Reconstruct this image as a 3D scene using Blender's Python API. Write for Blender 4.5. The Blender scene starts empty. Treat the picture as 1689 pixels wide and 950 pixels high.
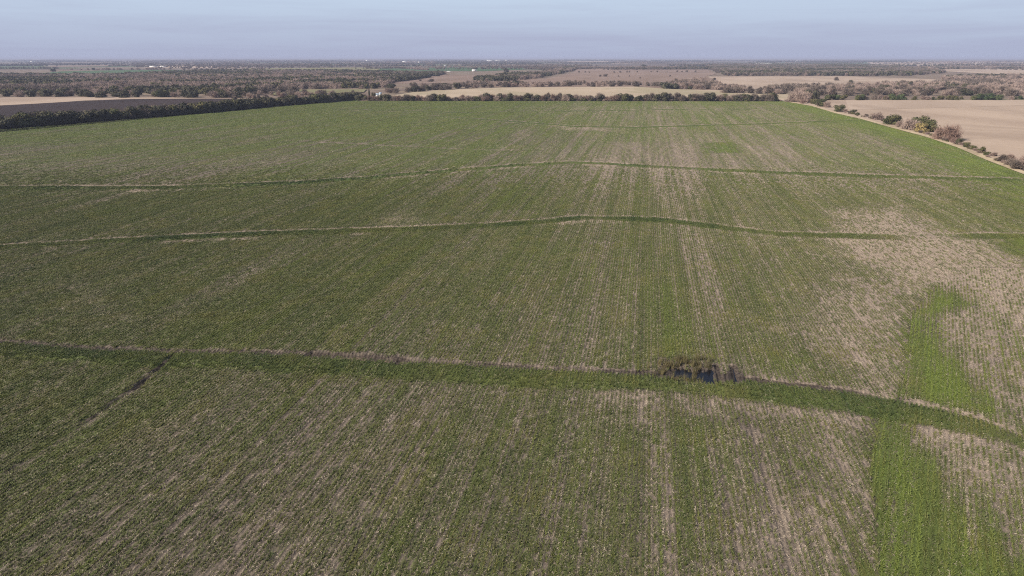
import bpy, math, random
import numpy as np
from mathutils import Vector

S = bpy.context.scene
rnd = random.Random(7)
nrs = np.random.RandomState(11)
R = math.radians

# ------------------------------------------------------------------ camera, sky, sun, exposure
CAM_H = 40.0
FPX = 1126.0                        # focal length in photo pixels (photo 1689 x 950)
PITCH = math.atan(380.5 / FPX)
cd = bpy.data.cameras.new('camera')
cam = bpy.data.objects.new('camera', cd)
S.collection.objects.link(cam)
cd.sensor_width = 36.0
cd.lens = 36.0 * FPX / 1689.0
cd.clip_start = 0.5
cd.clip_end = 200000.0
cam.location = (0, 0, CAM_H)
cam.rotation_euler = (math.pi / 2 - PITCH, 0, 0)
S.camera = cam

SUN_EL = R(33)
SUN_AZ = math.atan2(-0.90, -0.43)   # towards the sun, measured from +Y to +X
W = bpy.data.worlds.new('World')
S.world = W
W.use_nodes = True
wn = W.node_tree
wn.nodes.clear()


def nd(t, typ, **kw):
    n = t.nodes.new(typ)
    for k, v in kw.items():
        if k.startswith('in_'):
            key = k[3:]
            key = int(key) if key.isdigit() else key.replace('_', ' ')
            n.inputs[key].default_value = v
        else:
            setattr(n, k, v)
    return n


sky = nd(wn, 'ShaderNodeTexSky', sky_type='NISHITA', sun_disc=False, sun_elevation=SUN_EL,
         sun_rotation=SUN_AZ, altitude=60.0, air_density=1.0, dust_density=1.6, ozone_density=3.0)
tc = nd(wn, 'ShaderNodeTexCoord')
mp = nd(wn, 'ShaderNodeMapping')
mp.inputs['Scale'].default_value = (1.6, 1.6, 26.0)
cn = nd(wn, 'ShaderNodeTexNoise', in_Scale=2.2, in_Detail=6.0, in_Roughness=0.6, in_Distortion=0.6)
cr = nd(wn, 'ShaderNodeValToRGB')
cr.color_ramp.elements[0].position = 0.42
cr.color_ramp.elements[0].color = (0, 0, 0, 1)
cr.color_ramp.elements[1].position = 0.78
cr.color_ramp.elements[1].color = (1, 1, 1, 1)
tint = nd(wn, 'ShaderNodeMix', data_type='RGBA', blend_type='MULTIPLY', in_0=1.0)
tint.inputs[7].default_value = (0.80, 0.86, 1.0, 1)
veil = nd(wn, 'ShaderNodeMix', data_type='RGBA', blend_type='MIX')
sxyz = nd(wn, 'ShaderNodeSeparateXYZ')
el = nd(wn, 'ShaderNodeMapRange', interpolation_type='SMOOTHSTEP')      # thin high cloud: lavender low down, paler above
el.inputs[1].default_value = -0.01
el.inputs[2].default_value = 0.085
vmix = nd(wn, 'ShaderNodeMix', data_type='RGBA', blend_type='MIX')
vmix.inputs[6].default_value = (5.5, 6.0, 8.1, 1)
vmix.inputs[7].default_value = (7.1, 8.5, 10.5, 1)
cl = nd(wn, 'ShaderNodeMath', operation='MULTIPLY_ADD')
cl.inputs[1].default_value = -0.38
top = nd(wn, 'ShaderNodeMapRange', interpolation_type='SMOOTHSTEP')
top.inputs[1].default_value = 0.10
top.inputs[2].default_value = 0.45
top.inputs[3].default_value = 0.95
top.inputs[4].default_value = 0.22
bg = nd(wn, 'ShaderNodeBackground', in_Strength=0.05)
wo = nd(wn, 'ShaderNodeOutputWorld')
L = wn.links.new
L(tc.outputs['Generated'], mp.inputs['Vector'])
L(tc.outputs['Generated'], sxyz.inputs[0])
L(sxyz.outputs[2], el.inputs[0])
L(sxyz.outputs[2], top.inputs[0])
L(mp.outputs[0], cn.inputs['Vector'])
L(cn.outputs['Fac'], cr.inputs[0])
L(cr.outputs[0], cl.inputs[0])
L(el.outputs[0], cl.inputs[2])
L(cl.outputs[0], vmix.inputs[0])
L(sky.outputs[0], tint.inputs[6])
L(tint.outputs[2], veil.inputs[6])
L(vmix.outputs[2], veil.inputs[7])
L(top.outputs[0], veil.inputs[0])
L(veil.outputs[2], bg.inputs['Color'])
L(bg.outputs[0], wo.inputs['Surface'])

sl = bpy.data.lights.new('sun', 'SUN')
sl.energy = 5.0
sl.angle = R(0.5)
sl.color = (1.0, 0.91, 0.78)
sun = bpy.data.objects.new('sun', sl)
S.collection.objects.link(sun)
to_sun = Vector((math.sin(SUN_AZ) * math.cos(SUN_EL), math.cos(SUN_AZ) * math.cos(SUN_EL), math.sin(SUN_EL)))
sun.rotation_euler = to_sun.to_track_quat('Z', 'Y').to_euler()

S.view_settings.view_transform = 'Standard'
S.view_settings.look = 'None'
S.view_settings.exposure = 0.66
S.view_settings.gamma = 1.0
S.render.engine = 'CYCLES'
S.cycles.max_bounces = 4
S.cycles.volume_bounces = 0
S.cycles.use_denoising = False
S.cycles.filter_width = 1.1

# ------------------------------------------------------------------ survey: photo pixel -> point on the ground
cp, sp = math.cos(PITCH), math.sin(PITCH)


def P(u, v):
    a, b = (u - 844.5) / FPX, (475.0 - v) / FPX
    t = CAM_H / (sp - b * cp)
    return (t * a, t * (cp + b * sp))


def mpp(v):
    """metres per photo pixel for something standing at image row v"""
    return CAM_H / (sp - (475.0 - v) / FPX * cp) / FPX


def PS(pts):
    return np.array([P(*q) for q in pts])


# ------------------------------------------------------------------ numpy noise and polygon distance
def vnoise(x, y, seed=0):
    xi, yi = np.floor(x).astype(np.int64), np.floor(y).astype(np.int64)
    fx, fy = x - xi, y - yi
    fx, fy = fx * fx * (3 - 2 * fx), fy * fy * (3 - 2 * fy)

    def h(i, j):
        n = (i * 374761393 + j * 668265263 + seed * 974711) & 0xffffffff
        n = ((n ^ (n >> 13)) * 1274126177) & 0xffffffff
        return ((n ^ (n >> 16)) & 0xffff) / 65535.0
    return ((h(xi, yi) * (1 - fx) + h(xi + 1, yi) * fx) * (1 - fy)
            + (h(xi, yi + 1) * (1 - fx) + h(xi + 1, yi + 1) * fx) * fy)


def fbm(x, y, seed=0, n=4):
    o, a, t = 0.0, 1.0, 0.0
    for k in range(n):
        o = o + a * vnoise(x * 2 ** k, y * 2 ** k, seed + k)
        t += a
        a *= 0.55
    return o / t


def sstep(a, b, x):
    t = np.clip((x - a) / (b - a), 0, 1)
    return t * t * (3 - 2 * t)


def poly_sd(x, y, poly):
    """signed distance to a polygon, positive inside"""
    d = np.full(x.shape, 1e18)
    ins = np.zeros(x.shape, bool)
    n = len(poly)
    for i in range(n):
        ax, ay = poly[i]
        bx, by = poly[(i + 1) % n]
        ex, ey = bx - ax, by - ay
        t = np.clip(((x - ax) * ex + (y - ay) * ey) / (ex * ex + ey * ey + 1e-9), 0, 1)
        d = np.minimum(d, (x - ax - t * ex) ** 2 + (y - ay - t * ey) ** 2)
        c = ((ay > y) != (by > y)) & (x < (bx - ax) * (y - ay) / (by - ay + 1e-12) + ax)
        ins ^= c
    d = np.sqrt(d)
    return np.where(ins, d, -d)


def line_d(x, y, pts):
    d = np.full(x.shape, 1e18)
    for i in range(len(pts) - 1):
        ax, ay = pts[i]
        ex, ey = pts[i + 1][0] - ax, pts[i + 1][1] - ay
        t = np.clip(((x - ax) * ex + (y - ay) * ey) / (ex * ex + ey * ey + 1e-9), 0, 1)
        d = np.minimum(d, (x - ax - t * ex) ** 2 + (y - ay - t * ey) ** 2)
    return np.sqrt(d)


# ------------------------------------------------------------------ layout of the crop field
ROW_A = math.atan2(226.0, 1187.0)            # heading of the drill rows
ROW_B = R(31)                                # heading of the headland passes on the right
left_edge = PS([(590, 164.5), (545, 169), (490, 173), (445, 176), (400, 181), (300, 190), (200, 197.5), (110, 205), (0, 213.5)])
far_edge = PS([(590, 166.5), (800, 166.5), (1000, 166.8), (1200, 167), (1300, 167)])
right_edge = PS([(1300, 168), (1340, 175), (1380, 187), (1420, 196), (1470, 210), (1530, 226), (1580, 243), (1630, 264), (1689, 287)])


def extend(a, b, k):
    return np.array([b + (b - a) * k])


left_ext = extend(left_edge[-2], left_edge[-1], 9.0)
right_ext = extend(right_edge[-2], right_edge[-1], 14.0)
FIELD = np.concatenate([left_ext, left_edge[::-1], far_edge, right_edge, right_ext])

bankA = PS([(-500, 520), (0, 567), (150, 577), (280, 583), (540, 588), (660, 597), (780, 604), (900, 611), (1070, 620), (1220, 628),
            (1330, 640), (1450, 657), (1550, 677), (1620, 694), (1689, 722), (1900, 850)])
bankB = PS([(-300, 425), (0, 405), (350, 386), (550, 379), (700, 374), (850, 366), (960, 357), (1080, 359), (1180, 371), (1280, 383),
            (1450, 388), (1600, 386), (1689, 387), (1900, 392)])
bankC = PS([(-300, 306), (0, 307), (250, 308), (400, 303), (500, 299), (600, 292), (700, 283), (850, 271), (940, 266), (1100, 274), (1300, 284),
            (1450, 289), (1670, 295), (1900, 300)])
bankD = PS([(700, 190), (850, 200), (950, 208), (1050, 209), (1250, 203.5), (1420, 197)])
bankE = PS([(560, 180), (780, 186), (880, 183), (1000, 182), (1100, 180), (1250, 179)])
bankF = PS([(480, 233), (620, 240), (760, 247), (860, 249)])

lush_polys = [PS(p) for p in (
    [(1540, 473), (1580, 484), (1600, 505), (1560, 515), (1528, 525), (1540, 563), (1563, 598), (1600, 636), (1634, 670), (1655, 693), (1600, 680), (1540, 662), (1478, 652), (1497, 600), (1502, 520)],
    [(1452, 690), (1478, 690), (1500, 715), (1530, 750), (1552, 788), (1573, 831), (1594, 861), (1614, 875), (1668, 965), (1448, 965), (1442, 850), (1432, 760)],
    [(1160, 235), (1205, 235), (1217, 251), (1170, 253)],
    [(1640, 397), (1720, 388), (1720, 428), (1660, 420)],
    [(1618, 802), (1640, 790), (1655, 840), (1668, 900), (1674, 965), (1640, 940), (1618, 880)],
    [(1280, 585), (1330, 575), (1350, 600), (1300, 620)],
    [(1640, 520), (1665, 560), (1660, 640), (1640, 600)],
    [(820, 300), (870, 305), (880, 345), (800, 350)],
    [(1080, 470), (1110, 470), (1130, 580), (1085, 585)],
    [(1230, 690), (1330, 700), (1380, 800), (1250, 800)],
    [(1130, 700), (1170, 700), (1190, 900), (1130, 900)],
)]
straw_polys = [PS(p) for p in (
    [(1385, 352), (1480, 340), (1560, 385), (1640, 400), (1720, 440), (1720, 540), (1630, 515), (1575, 480), (1540, 470), (1505, 490), (1440, 440), (1370, 405)],
    [(1290, 560), (1400, 455), (1505, 470), (1498, 640), (1440, 655), (1360, 600)],
    [(1500, 700), (1600, 690), (1720, 770), (1720, 960), (1690, 940), (1610, 860), (1560, 790)],
    [(1570, 505), (1640, 520), (1720, 560), (1720, 690), (1645, 660), (1600, 600), (1560, 540)],
    [(1095, 655), (1200, 650), (1450, 684), (1440, 700), (1240, 686)],
    [(1010, 655), (1050, 655), (1055, 675), (1012, 678)],
    [(610, 356), (690, 352), (720, 372), (630, 376)],
    [(905, 207), (1015, 210), (1005, 217), (930, 214)],
    [(1020, 236), (1048, 236), (1050, 246), (1024, 246)],
    [(1260, 620), (1420, 650), (1430, 800), (1350, 820), (1300, 700)],
    [(100, 470), (190, 490), (220, 530), (140, 520)],
    [(350, 615), (430, 620), (430, 650), (350, 645)],
    [(240, 715), (330, 690), (330, 725), (270, 760)],
    [(690, 650), (780, 650), (780, 670), (690, 668)],
    [(1240, 720), (1290, 760), (1320, 960), (1240, 960)],
)]
headland = PS([(1545, 470), (1600, 440), (1800, 440), (2600, 900), (1900, 1300), (1452, 960), (1445, 850), (1432, 760), (1452, 690), (1478, 655), (1497, 600), (1502, 520)])
gully = PS([(520, 584), (560, 586), (610, 588), (660, 595)])
furrow = PS([(285, 588), (255, 612), (225, 638), (150, 690), (75, 738), (0, 790), (-120, 870)])
pond_polys = [PS(p) for p in (
    [(1106, 606), (1112, 608), (1118, 603), (1124, 608), (1128, 605), (1133, 611), (1138, 607), (1144, 614), (1146, 608), (1150, 612), (1156, 608), (1160, 613), (1166, 609), (1176, 607), (1179, 618),
     (1177, 630), (1170, 634), (1163, 634), (1159, 627), (1154, 622), (1142, 622), (1130, 620), (1112, 619)],
    [(1091, 607), (1096, 604), (1099, 610), (1098, 617), (1092, 616)],
)]
mud = PS([(1075, 600), (1100, 590), (1150, 596), (1200, 602), (1222, 606), (1220, 634), (1180, 634), (1120, 628), (1080, 624)])
rut_lines = [PS([(1182, 603), (1190, 633)]), PS([(1206, 604), (1213, 634)]), PS([(1212, 604), (1219, 634)])]
TRACKS_U = []                                   # wheel tracks along the rows: photo column at the bottom edge, width
for u, v, w in ((870, 800, 0.55), (1058, 760, 0.7), (1262, 800, 1.1), (1180, 480, 0.6), (330, 935, 0.5),
                (560, 660, 0.4), (40, 640, 0.4), (730, 460, 0.4), (1000, 420, 0.5), (250, 905, 0.4), (1330, 640, 0.5), (1240, 330, 0.4), (1108, 300, 0.5), (1350, 900, 0.7), (960, 700, 0.35)):
    x, y = P(u, v)
    TRACKS_U.append((x * math.cos(ROW_A) - y * math.sin(ROW_A), w))


def bank_off(x, y, b):
    return y - np.interp(x, b[:, 0], b[:, 1], left=b[0, 1], right=b[-1, 1])


def bank_in(x, b, f=8.0):
    return sstep(b[0, 0] - f, b[0, 0] + f, x) * (1 - sstep(b[-1, 0] - f, b[-1, 0] + f, x))


def rowco(x, y):
    hl = poly_sd(x, y, headland) > 0
    a = np.where(hl, ROW_B, ROW_A)
    return x * np.cos(a) - y * np.sin(a), x * np.sin(a) + y * np.cos(a), hl


def masks(x, y):
    """green crop cover, pale residue, dark bare soil, lushness, height of the ground"""
    ac, al, hl = rowco(x, y)
    wob = (fbm(x * 0.22, y * 0.22, 5) - 0.5)
    big = fbm(x * 0.022, y * 0.022, 9)
    mid = fbm(ac * 0.16, al * 0.018, 21)
    strk = 0.5 + 1.25 * (fbm(ac * 1.9 + 0.6 * fbm(ac * 0.1, al * 0.02, 6), al * 0.016, 33, 2) - 0.5)
    strk = np.clip(strk, 0.3, 0.72)
    strw = fbm(ac * 0.33, al * 0.006, 38, 3)
    green = 0.55 + 0.36 * (big - 0.5) + 0.36 * (mid - 0.5) + (0.55 + 0.15 * sstep(120, 220, y)) * (strk - 0.5) + 0.4 * sstep(120, 260, y) * (strw - 0.5)
    green = green - 0.12 * sstep(-40, 70, x) - 0.04  # crop thins to the right, partly painting in the sun's left-to-right brightening
    straw = 0.125 + 0.16 * (0.5 - mid) + 0.1 * (fbm(x * 0.05, y * 0.05, 77) - 0.5) + 0.27 * sstep(-40, 75, x) + 0.30 * (0.5 - strk) + 0.25 * sstep(120, 260, y) * (0.5 - strw)  # straw rises to the right, partly real, partly sunlit brightening put into the colour
    bare = np.clip(0.30 * (strk - 0.58) * 4, 0, 0.4)
    lush = 0.45 * sstep(150, 420, y)
    deep = np.zeros(x.shape)
    z = 0.05 * (fbm(x * 0.3, y * 0.3, 3) - 0.5)
    # far part of the field is greener
    green = green + 0.16 * sstep(230, 480, y)
    straw = straw - 0.10 * sstep(230, 480, y)
    for p, sw in zip(straw_polys, (.68, .5, .6, .55, .42, .55, .45, .5, .45, .5, .35, .35, .3, .25, .5)):
        m = sstep(-5, 6, poly_sd(x, y, p) + wob * 12 + (strk - 0.5) * 16 + (mid - 0.5) * 10)
        straw = np.maximum(straw, sw * m + 0.3 * (0.5 - strk) * m)
        green = green - 0.5 * sw * m * (green > 0.2)
    for p, ws in zip(lush_polys, (1, 1, 0.8, 0.8, 0.8, 0.4, 0.6, 0.3, 0.3, 0.3, 0.3)):
        m = sstep(-2.2, 3.0, poly_sd(x, y, p) + wob * 7 + (strk - 0.5) * 5) * ws
        lush = np.maximum(lush, m * (0.55 + 1.1 * (mid - 0.4)))
        green = green + 0.40 * m * (0.45 + 1.1 * fbm(ac * 0.35, al * 0.12, 44))
        straw = straw - 0.45 * m
    # lush strips along the hedges and the right edge
    e = line_d(x, y, left_edge)
    m = (1 - sstep(12, 42, e)) * 0.75
    e = line_d(x, y, np.concatenate([right_edge, right_ext]))
    m = np.maximum(m, (1 - sstep(9, 34, e + wob * 14)) * 0.9)
    e = line_d(x, y, far_edge)
    m = np.maximum(m, (1 - sstep(30, 90, e)) * 0.4)
    lush = np.maximum(lush, m * 0.8)
    green = green + 0.4 * m
    straw = straw - 0.3 * m
    for off, w in TRACKS_U:
        m = (np.exp(-((ac - off + (fbm(al * 0.05, al * 0 + off, 8) - 0.5) * 1.2) / w) ** 2)) * np.where(hl, 0, 1) * (0.35 + 0.9 * sstep(.35, .6, fbm(al * 0.05, ac * 0.0 + off, 41, 3)))
        green = green - 0.10 * m
        bare = bare + 0.14 * m
        z = z - 0.05 * m
    # contour banks
    for b, gw, bw, hh, k in ((bankA, 4.6, 1.5, 0.42, 1.0), (bankB, 4.2, 1.8, 0.36, 1.0), (bankC, 5.6, 2.8, 0.42, 1.0),
                             (bankD, 6.5, 3.5, 0.3, 1.0), (bankE, 8.0, 4.0, 0.3, 0.9), (bankF, 3.0, 5.0, 0.1, 0.35)):
        d = bank_off(x, y, b) + wob * (1.6 if b is not bankA else 1.0)
        on = bank_in(x, b) * k
        on = on * (0.55 + 0.45 * sstep(0.3, 0.5, fbm(x * 0.06, y * 0.0, 90)))
        if b is bankB:
            gap = P(1540, 388)[0]
            on = on * (1 - 0.85 * np.exp(-((x - gap) / 14.0) ** 2))
        gv = gw * (0.55 + 0.9 * fbm(x * 0.05, y * 0.0 + gw, 93, 3))
        g = sstep(-gv - 1.2, -gv + 0.9, d) * (1 - sstep(-0.3, 0.3, d)) * on
        r = sstep(-0.2, 0.4, d) * (1 - sstep(bw * 0.7, bw * 1.5, d)) * on
        r2 = sstep(-gw * 1.9, -gw * 1.4, d) * (1 - sstep(-gw - 0.6, -gw, d)) * on * sstep(.42, .6, fbm(x * 0.08, y * 0.05, 55)) * (0.25 if b is bankA else 1.0)
        green = green + 0.6 * g - 0.75 * r - 0.25 * r2
        deep = np.maximum(deep, g * (0.30 if b is bankA else 0.50 - 0.28 * sstep(0, 90, x)) * (0.35 + 0.9 * sstep(.35, .6, fbm(x * 0.05, y * 0.08, 66))))
        straw = straw - 0.6 * g + (0.12 if b is bankA else 0.55) * r + (0.12 if b is bankA else 0.4) * r2
        if b is bankA:
            bare = bare + 0.95 * r * (1 - 0.75 * sstep(P(1350, 640)[0], P(1600, 690)[0], x))
            straw = straw + 0.7 * r * sstep(P(1480, 640)[0], P(1600, 690)[0], x)
        lush = lush * (1 - 0.6 * g)
        z = z + on * hh * np.exp(-((d + gw * 0.5) / (gw * 0.45)) ** 2) - on * 0.28 * np.exp(-((d - bw * 0.55) / (bw * 0.5)) ** 2)
    # eroded gully on the nearest bank
    e = line_d(x, y, gully)
    m = (1 - sstep(0.7, 1.8, e + wob))
    cl = fbm(x * 1.3 + y * 0.6, y * 1.3 - x * 0.6, 61, 3)
    bare = bare + m
    green = green - m
    straw = straw - 0.3 * m
    z = z - m * 0.4 + m * 1.5 * (cl - 0.5)
    # dark furrow running down the rows on the left
    e = line_d(x, y, furrow) + wob * 0.7
    br = 0.15 + 1.0 * sstep(.4, .62, fbm(al * 0.16, ac * 0.25, 14, 3))
    br = br * (0.5 + 0.9 * sstep(P(215, 645)[0], P(240, 625)[0], x))
    m = np.clip((1 - sstep(0.15, 0.8, e + wob * 0.6)) * br, 0, 1)
    bare = bare + m
    green = green - m
    z = z - 0.3 * m + 0.12 * np.exp(-((e - 0.9) / 0.4) ** 2) * br
    e = line_d(x, y, furrow[:3]) + wob * 0.5
    m = (1 - sstep(0.12, 0.5, e)) * (0.55 + 0.6 * sstep(.35, .6, fbm(al * 0.5, ac * 0.5, 19, 3)))
    bare = bare + 0.8 * m
    green = green - m
    straw = straw - 0.3 * m
    z = z - 0.25 * m
    # wet hollow with the pond
    m = sstep(-1.6, 1.2, poly_sd(x, y, mud) + wob * 3.0 + (cl - 0.5) * 2.0)
    bare = bare + 0.5 * m * (0.4 + 1.2 * fbm(x * 1.1, y * 0.8, 87, 3))
    green = green - 0.45 * m
    straw = straw - 0.1 * m
    z = z * (1 - m) - 0.10 * m + 0.10 * m * (fbm(ac * 2.2, al * 0.5, 71, 3) - 0.5)
    for p in pond_polys:
        q = sstep(-0.35, 0.45, poly_sd(x, y, p) + (fbm(x * 1.6, y * 1.2, 73, 3) - 0.5) * 0.9)
        z = z - 0.42 * q
        green = green - q
        straw = straw - q
        bare = bare + 0.8 * q
    for rl in rut_lines:
        e = line_d(x, y, rl)
        m = 1 - sstep(0.12, 0.42, e)
        z = z - 0.16 * m + 0.12 * np.exp(-((e - 0.6) / 0.2) ** 2)
        bare = bare + 0.6 * m
        green = green - m
    # level ground near the edges of the field
    ins = poly_sd(x, y, FIELD)
    z = z * sstep(0, 10, ins)
    return (np.clip(green, 0, 1), np.clip(straw, 0, 1), np.clip(bare, 0, 1), np.clip(lush, 0, 1), z, ac, al, np.clip(deep, 0, 1))


# ------------------------------------------------------------------ object helpers
def link(o, parent=None):
    S.collection.objects.link(o)
    if parent is not None:
        o.parent = parent
    return o


def tag(o, label=None, cat=None, group=None, kind=None):
    if label: o['label'] = label
    if cat: o['category'] = cat
    if group: o['group'] = group
    if kind: o['kind'] = kind
    return o


def mesh_np(name, verts, faces, mat=None, smooth=False):
    """mesh from numpy arrays, faces all of one size"""
    m = bpy.data.meshes.new(name)
    verts = np.asarray(verts, np.float32)
    faces = np.asarray(faces, np.int32)
    k = faces.shape[1]
    m.vertices.add(len(verts))
    m.vertices.foreach_set('co', verts.ravel())
    m.loops.add(faces.size)
    m.loops.foreach_set('vertex_index', faces.ravel())
    m.polygons.add(len(faces))
    m.polygons.foreach_set('loop_start', np.arange(0, faces.size, k, dtype=np.int32))
    m.update(calc_edges=True)
    m.validate()
    if smooth:
        m.polygons.foreach_set('use_smooth', np.ones(len(faces), bool))
    if mat: m.materials.append(mat)
    return m


def attr(m, name, vals):
    a = m.attributes.new(name, 'FLOAT', 'POINT')
    a.data.foreach_set('value', np.asarray(vals, np.float32))


# ------------------------------------------------------------------ materials
def new_mat(name):
    m = bpy.data.materials.new(name)
    m.use_nodes = True
    t = m.node_tree
    b = t.nodes['Principled BSDF']
    b.inputs['Roughness'].default_value = 0.9
    b.inputs['Specular IOR Level'].default_value = 0.15
    return m, t, b


def mixc(t, f, a, b, blend='MIX'):
    n = nd(t, 'ShaderNodeMix', data_type='RGBA', blend_type=blend)
    for i, s in ((0, f), (6, a), (7, b)):
        if isinstance(s, (int, float)):
            n.inputs[i].default_value = s
        elif isinstance(s, tuple):
            n.inputs[i].default_value = (*s, 1)
        else:
            t.links.new(s, n.inputs[i])
    return n.outputs[2]


def math_(t, op, a, b=0.0, c=0.0, clamp=False):
    n = nd(t, 'ShaderNodeMath', operation=op, use_clamp=clamp)
    for i, s in ((0, a), (1, b), (2, c)):
        if isinstance(s, (int, float)):
            n.inputs[i].default_value = s
        else:
            t.links.new(s, n.inputs[i])
    return n.outputs[0]


def ramp(t, f, lo, hi):
    n = nd(t, 'ShaderNodeMapRange', interpolation_type='SMOOTHSTEP')
    n.inputs[1].default_value = lo
    n.inputs[2].default_value = hi
    t.links.new(f, n.inputs[0])
    return n.outputs[0]


def noise(t, vec, scale, detail=4.0, rough=0.55, sc=None, dist=0.0):
    if sc is not None:
        m = nd(t, 'ShaderNodeMapping')
        m.inputs['Scale'].default_value = sc
        t.links.new(vec, m.inputs['Vector'])
        vec = m.outputs[0]
    n = nd(t, 'ShaderNodeTexNoise', in_Scale=scale, in_Detail=detail, in_Roughness=rough, in_Distortion=dist)
    t.links.new(vec, n.inputs['Vector'])
    return n.outputs['Fac']


def wpos(t):
    return nd(t, 'ShaderNodeNewGeometry').outputs['Position']


def at(t, name):
    return nd(t, 'ShaderNodeAttribute', attribute_name=name).outputs['Fac']


GREEN, LUSH, YELLOW = (0.088, 0.104, 0.032), (0.110, 0.148, 0.034), (0.165, 0.145, 0.048)
SOIL, WET, STRAW, PALE = (0.078, 0.064, 0.053), (0.036, 0.028, 0.025), (0.28, 0.220, 0.172), (0.46, 0.40, 0.31)
DEEP = (0.034, 0.062, 0.018)


def make_field_mat():
    m, t, b = new_mat('winter_crop_ground')
    ac, al = at(t, 'ac'), at(t, 'al')
    cv = nd(t, 'ShaderNodeCombineXYZ')
    t.links.new(ac, cv.inputs[0])
    t.links.new(al, cv.inputs[1])
    rc = cv.outputs[0]
    pos = wpos(t)
    g, s, ba, lu = at(t, 'green'), at(t, 'straw'), at(t, 'bare'), at(t, 'lush')
    n_str = noise(t, rc, 1.0, 5, 0.6, (1.6, 0.10, 1))
    n_fin = noise(t, rc, 1.0, 5, 0.75, (4.2, 2.2, 1))
    n_pat = noise(t, rc, 1.0, 5, 0.55, (0.10, 0.03, 1))
    n_clod = noise(t, pos, 2.6, 5, 0.7)
    row = nd(t, 'ShaderNodeTexWave', wave_type='BANDS', bands_direction='X', in_Scale=2 * math.pi / 20 / 0.5, in_Distortion=0.0)
    t.links.new(rc, row.inputs['Vector'])
    rw = row.outputs['Fac']
    # green cover, broken by rows, streaks and clods
    f = math_(t, 'MULTIPLY_ADD', n_str, 0.7, math_(t, 'MULTIPLY_ADD', n_fin, 0.9, math_(t, 'MULTIPLY', rw, 0.22)))
    f = math_(t, 'ADD', math_(t, 'ADD', f, -0.91), g)
    f = ramp(t, f, 0.30, 0.72)
    soil = mixc(t, ramp(t, n_clod, 0.35, 0.65), SOIL, (0.125, 0.100, 0.080))
    sf = math_(t, 'ADD', math_(t, 'MULTIPLY_ADD', n_fin, 1.1, -0.45), math_(t, 'MULTIPLY', s, 1.0))
    soil = mixc(t, ramp(t, sf, 0.15, 0.75), soil, STRAW)
    gr = mixc(t, lu, GREEN, LUSH)
    gr = mixc(t, math_(t, 'MULTIPLY', ramp(t, n_pat, 0.5, 0.68), 0.55), gr, YELLOW)
    gr = mixc(t, at(t, 'deep'), gr, DEEP)
    col = mixc(t, f, soil, gr)
    bf = math_(t, 'ADD', math_(t, 'MULTIPLY_ADD', n_clod, 0.9, -0.45), ba)
    bf = ramp(t, bf, 0.35, 0.8)
    col = mixc(t, bf, col, mixc(t, ramp(t, n_clod, 0.4, 0.62), WET, (0.085, 0.068, 0.054)))
    # straw flecks
    vo = nd(t, 'ShaderNodeTexNoise', in_Scale=6.0, in_Detail=2.0, in_Roughness=0.6)
    t.links.new(pos, vo.inputs['Vector'])
    thr = math_(t, 'ADD', vo.outputs['Fac'], math_(t, 'MULTIPLY_ADD', s, 0.12, math_(t, 'MULTIPLY', ba, -0.06)))
    fl = ramp(t, thr, 0.73, 0.80)
    col = mixc(t, math_(t, 'MULTIPLY', fl, 0.6), col, PALE)
    t.links.new(col, b.inputs['Base Color'])
    bp = nd(t, 'ShaderNodeBump', in_Strength=0.9, in_Distance=0.10)
    h = math_(t, 'MULTIPLY_ADD', n_fin, 1.2, math_(t, 'MULTIPLY_ADD', rw, 0.5, n_clod))
    t.links.new(h, bp.inputs['Height'])
    t.links.new(bp.outputs[0], b.inputs['Normal'])
    return m


def make_land_mat(name, c1, c2, scale=0.05, c3=None, furrow=None, grain=1.0, f3=0.5):
    """a field or pasture seen from afar: two tones in patches, optional third, optional working lines"""
    m, t, b = new_mat(name)
    pos = wpos(t)
    a = 0.3 if furrow is None else furrow
    mp_ = nd(t, 'ShaderNodeMapping')
    mp_.inputs['Rotation'].default_value = (0, 0, a)
    t.links.new(pos, mp_.inputs['Vector'])
    v = mp_.outputs[0]
    n1 = noise(t, v, scale, 6, 0.6, (1, 0.35, 1))
    n2 = noise(t, v, grain, 4, 0.7, (1, 0.15, 1))
    f = math_(t, 'MULTIPLY_ADD', n2, 0.6, math_(t, 'MULTIPLY', n1, 0.9))
    col = mixc(t, ramp(t, f, 0.5, 1.0), c1, c2)
    if c3:
        n3 = noise(t, pos, scale * 0.6, 5, 0.65, (1, 0.5, 1), 0.5)
        col = mixc(t, math_(t, 'MULTIPLY', ramp(t, n3, 0.5, 0.62), f3), col, c3)
    t.links.new(col, b.inputs['Base Color'])
    bp = nd(t, 'ShaderNodeBump', in_Strength=0.6, in_Distance=0.25)
    t.links.new(n2, bp.inputs['Height'])
    t.links.new(bp.outputs[0], b.inputs['Normal'])
    return m


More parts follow.
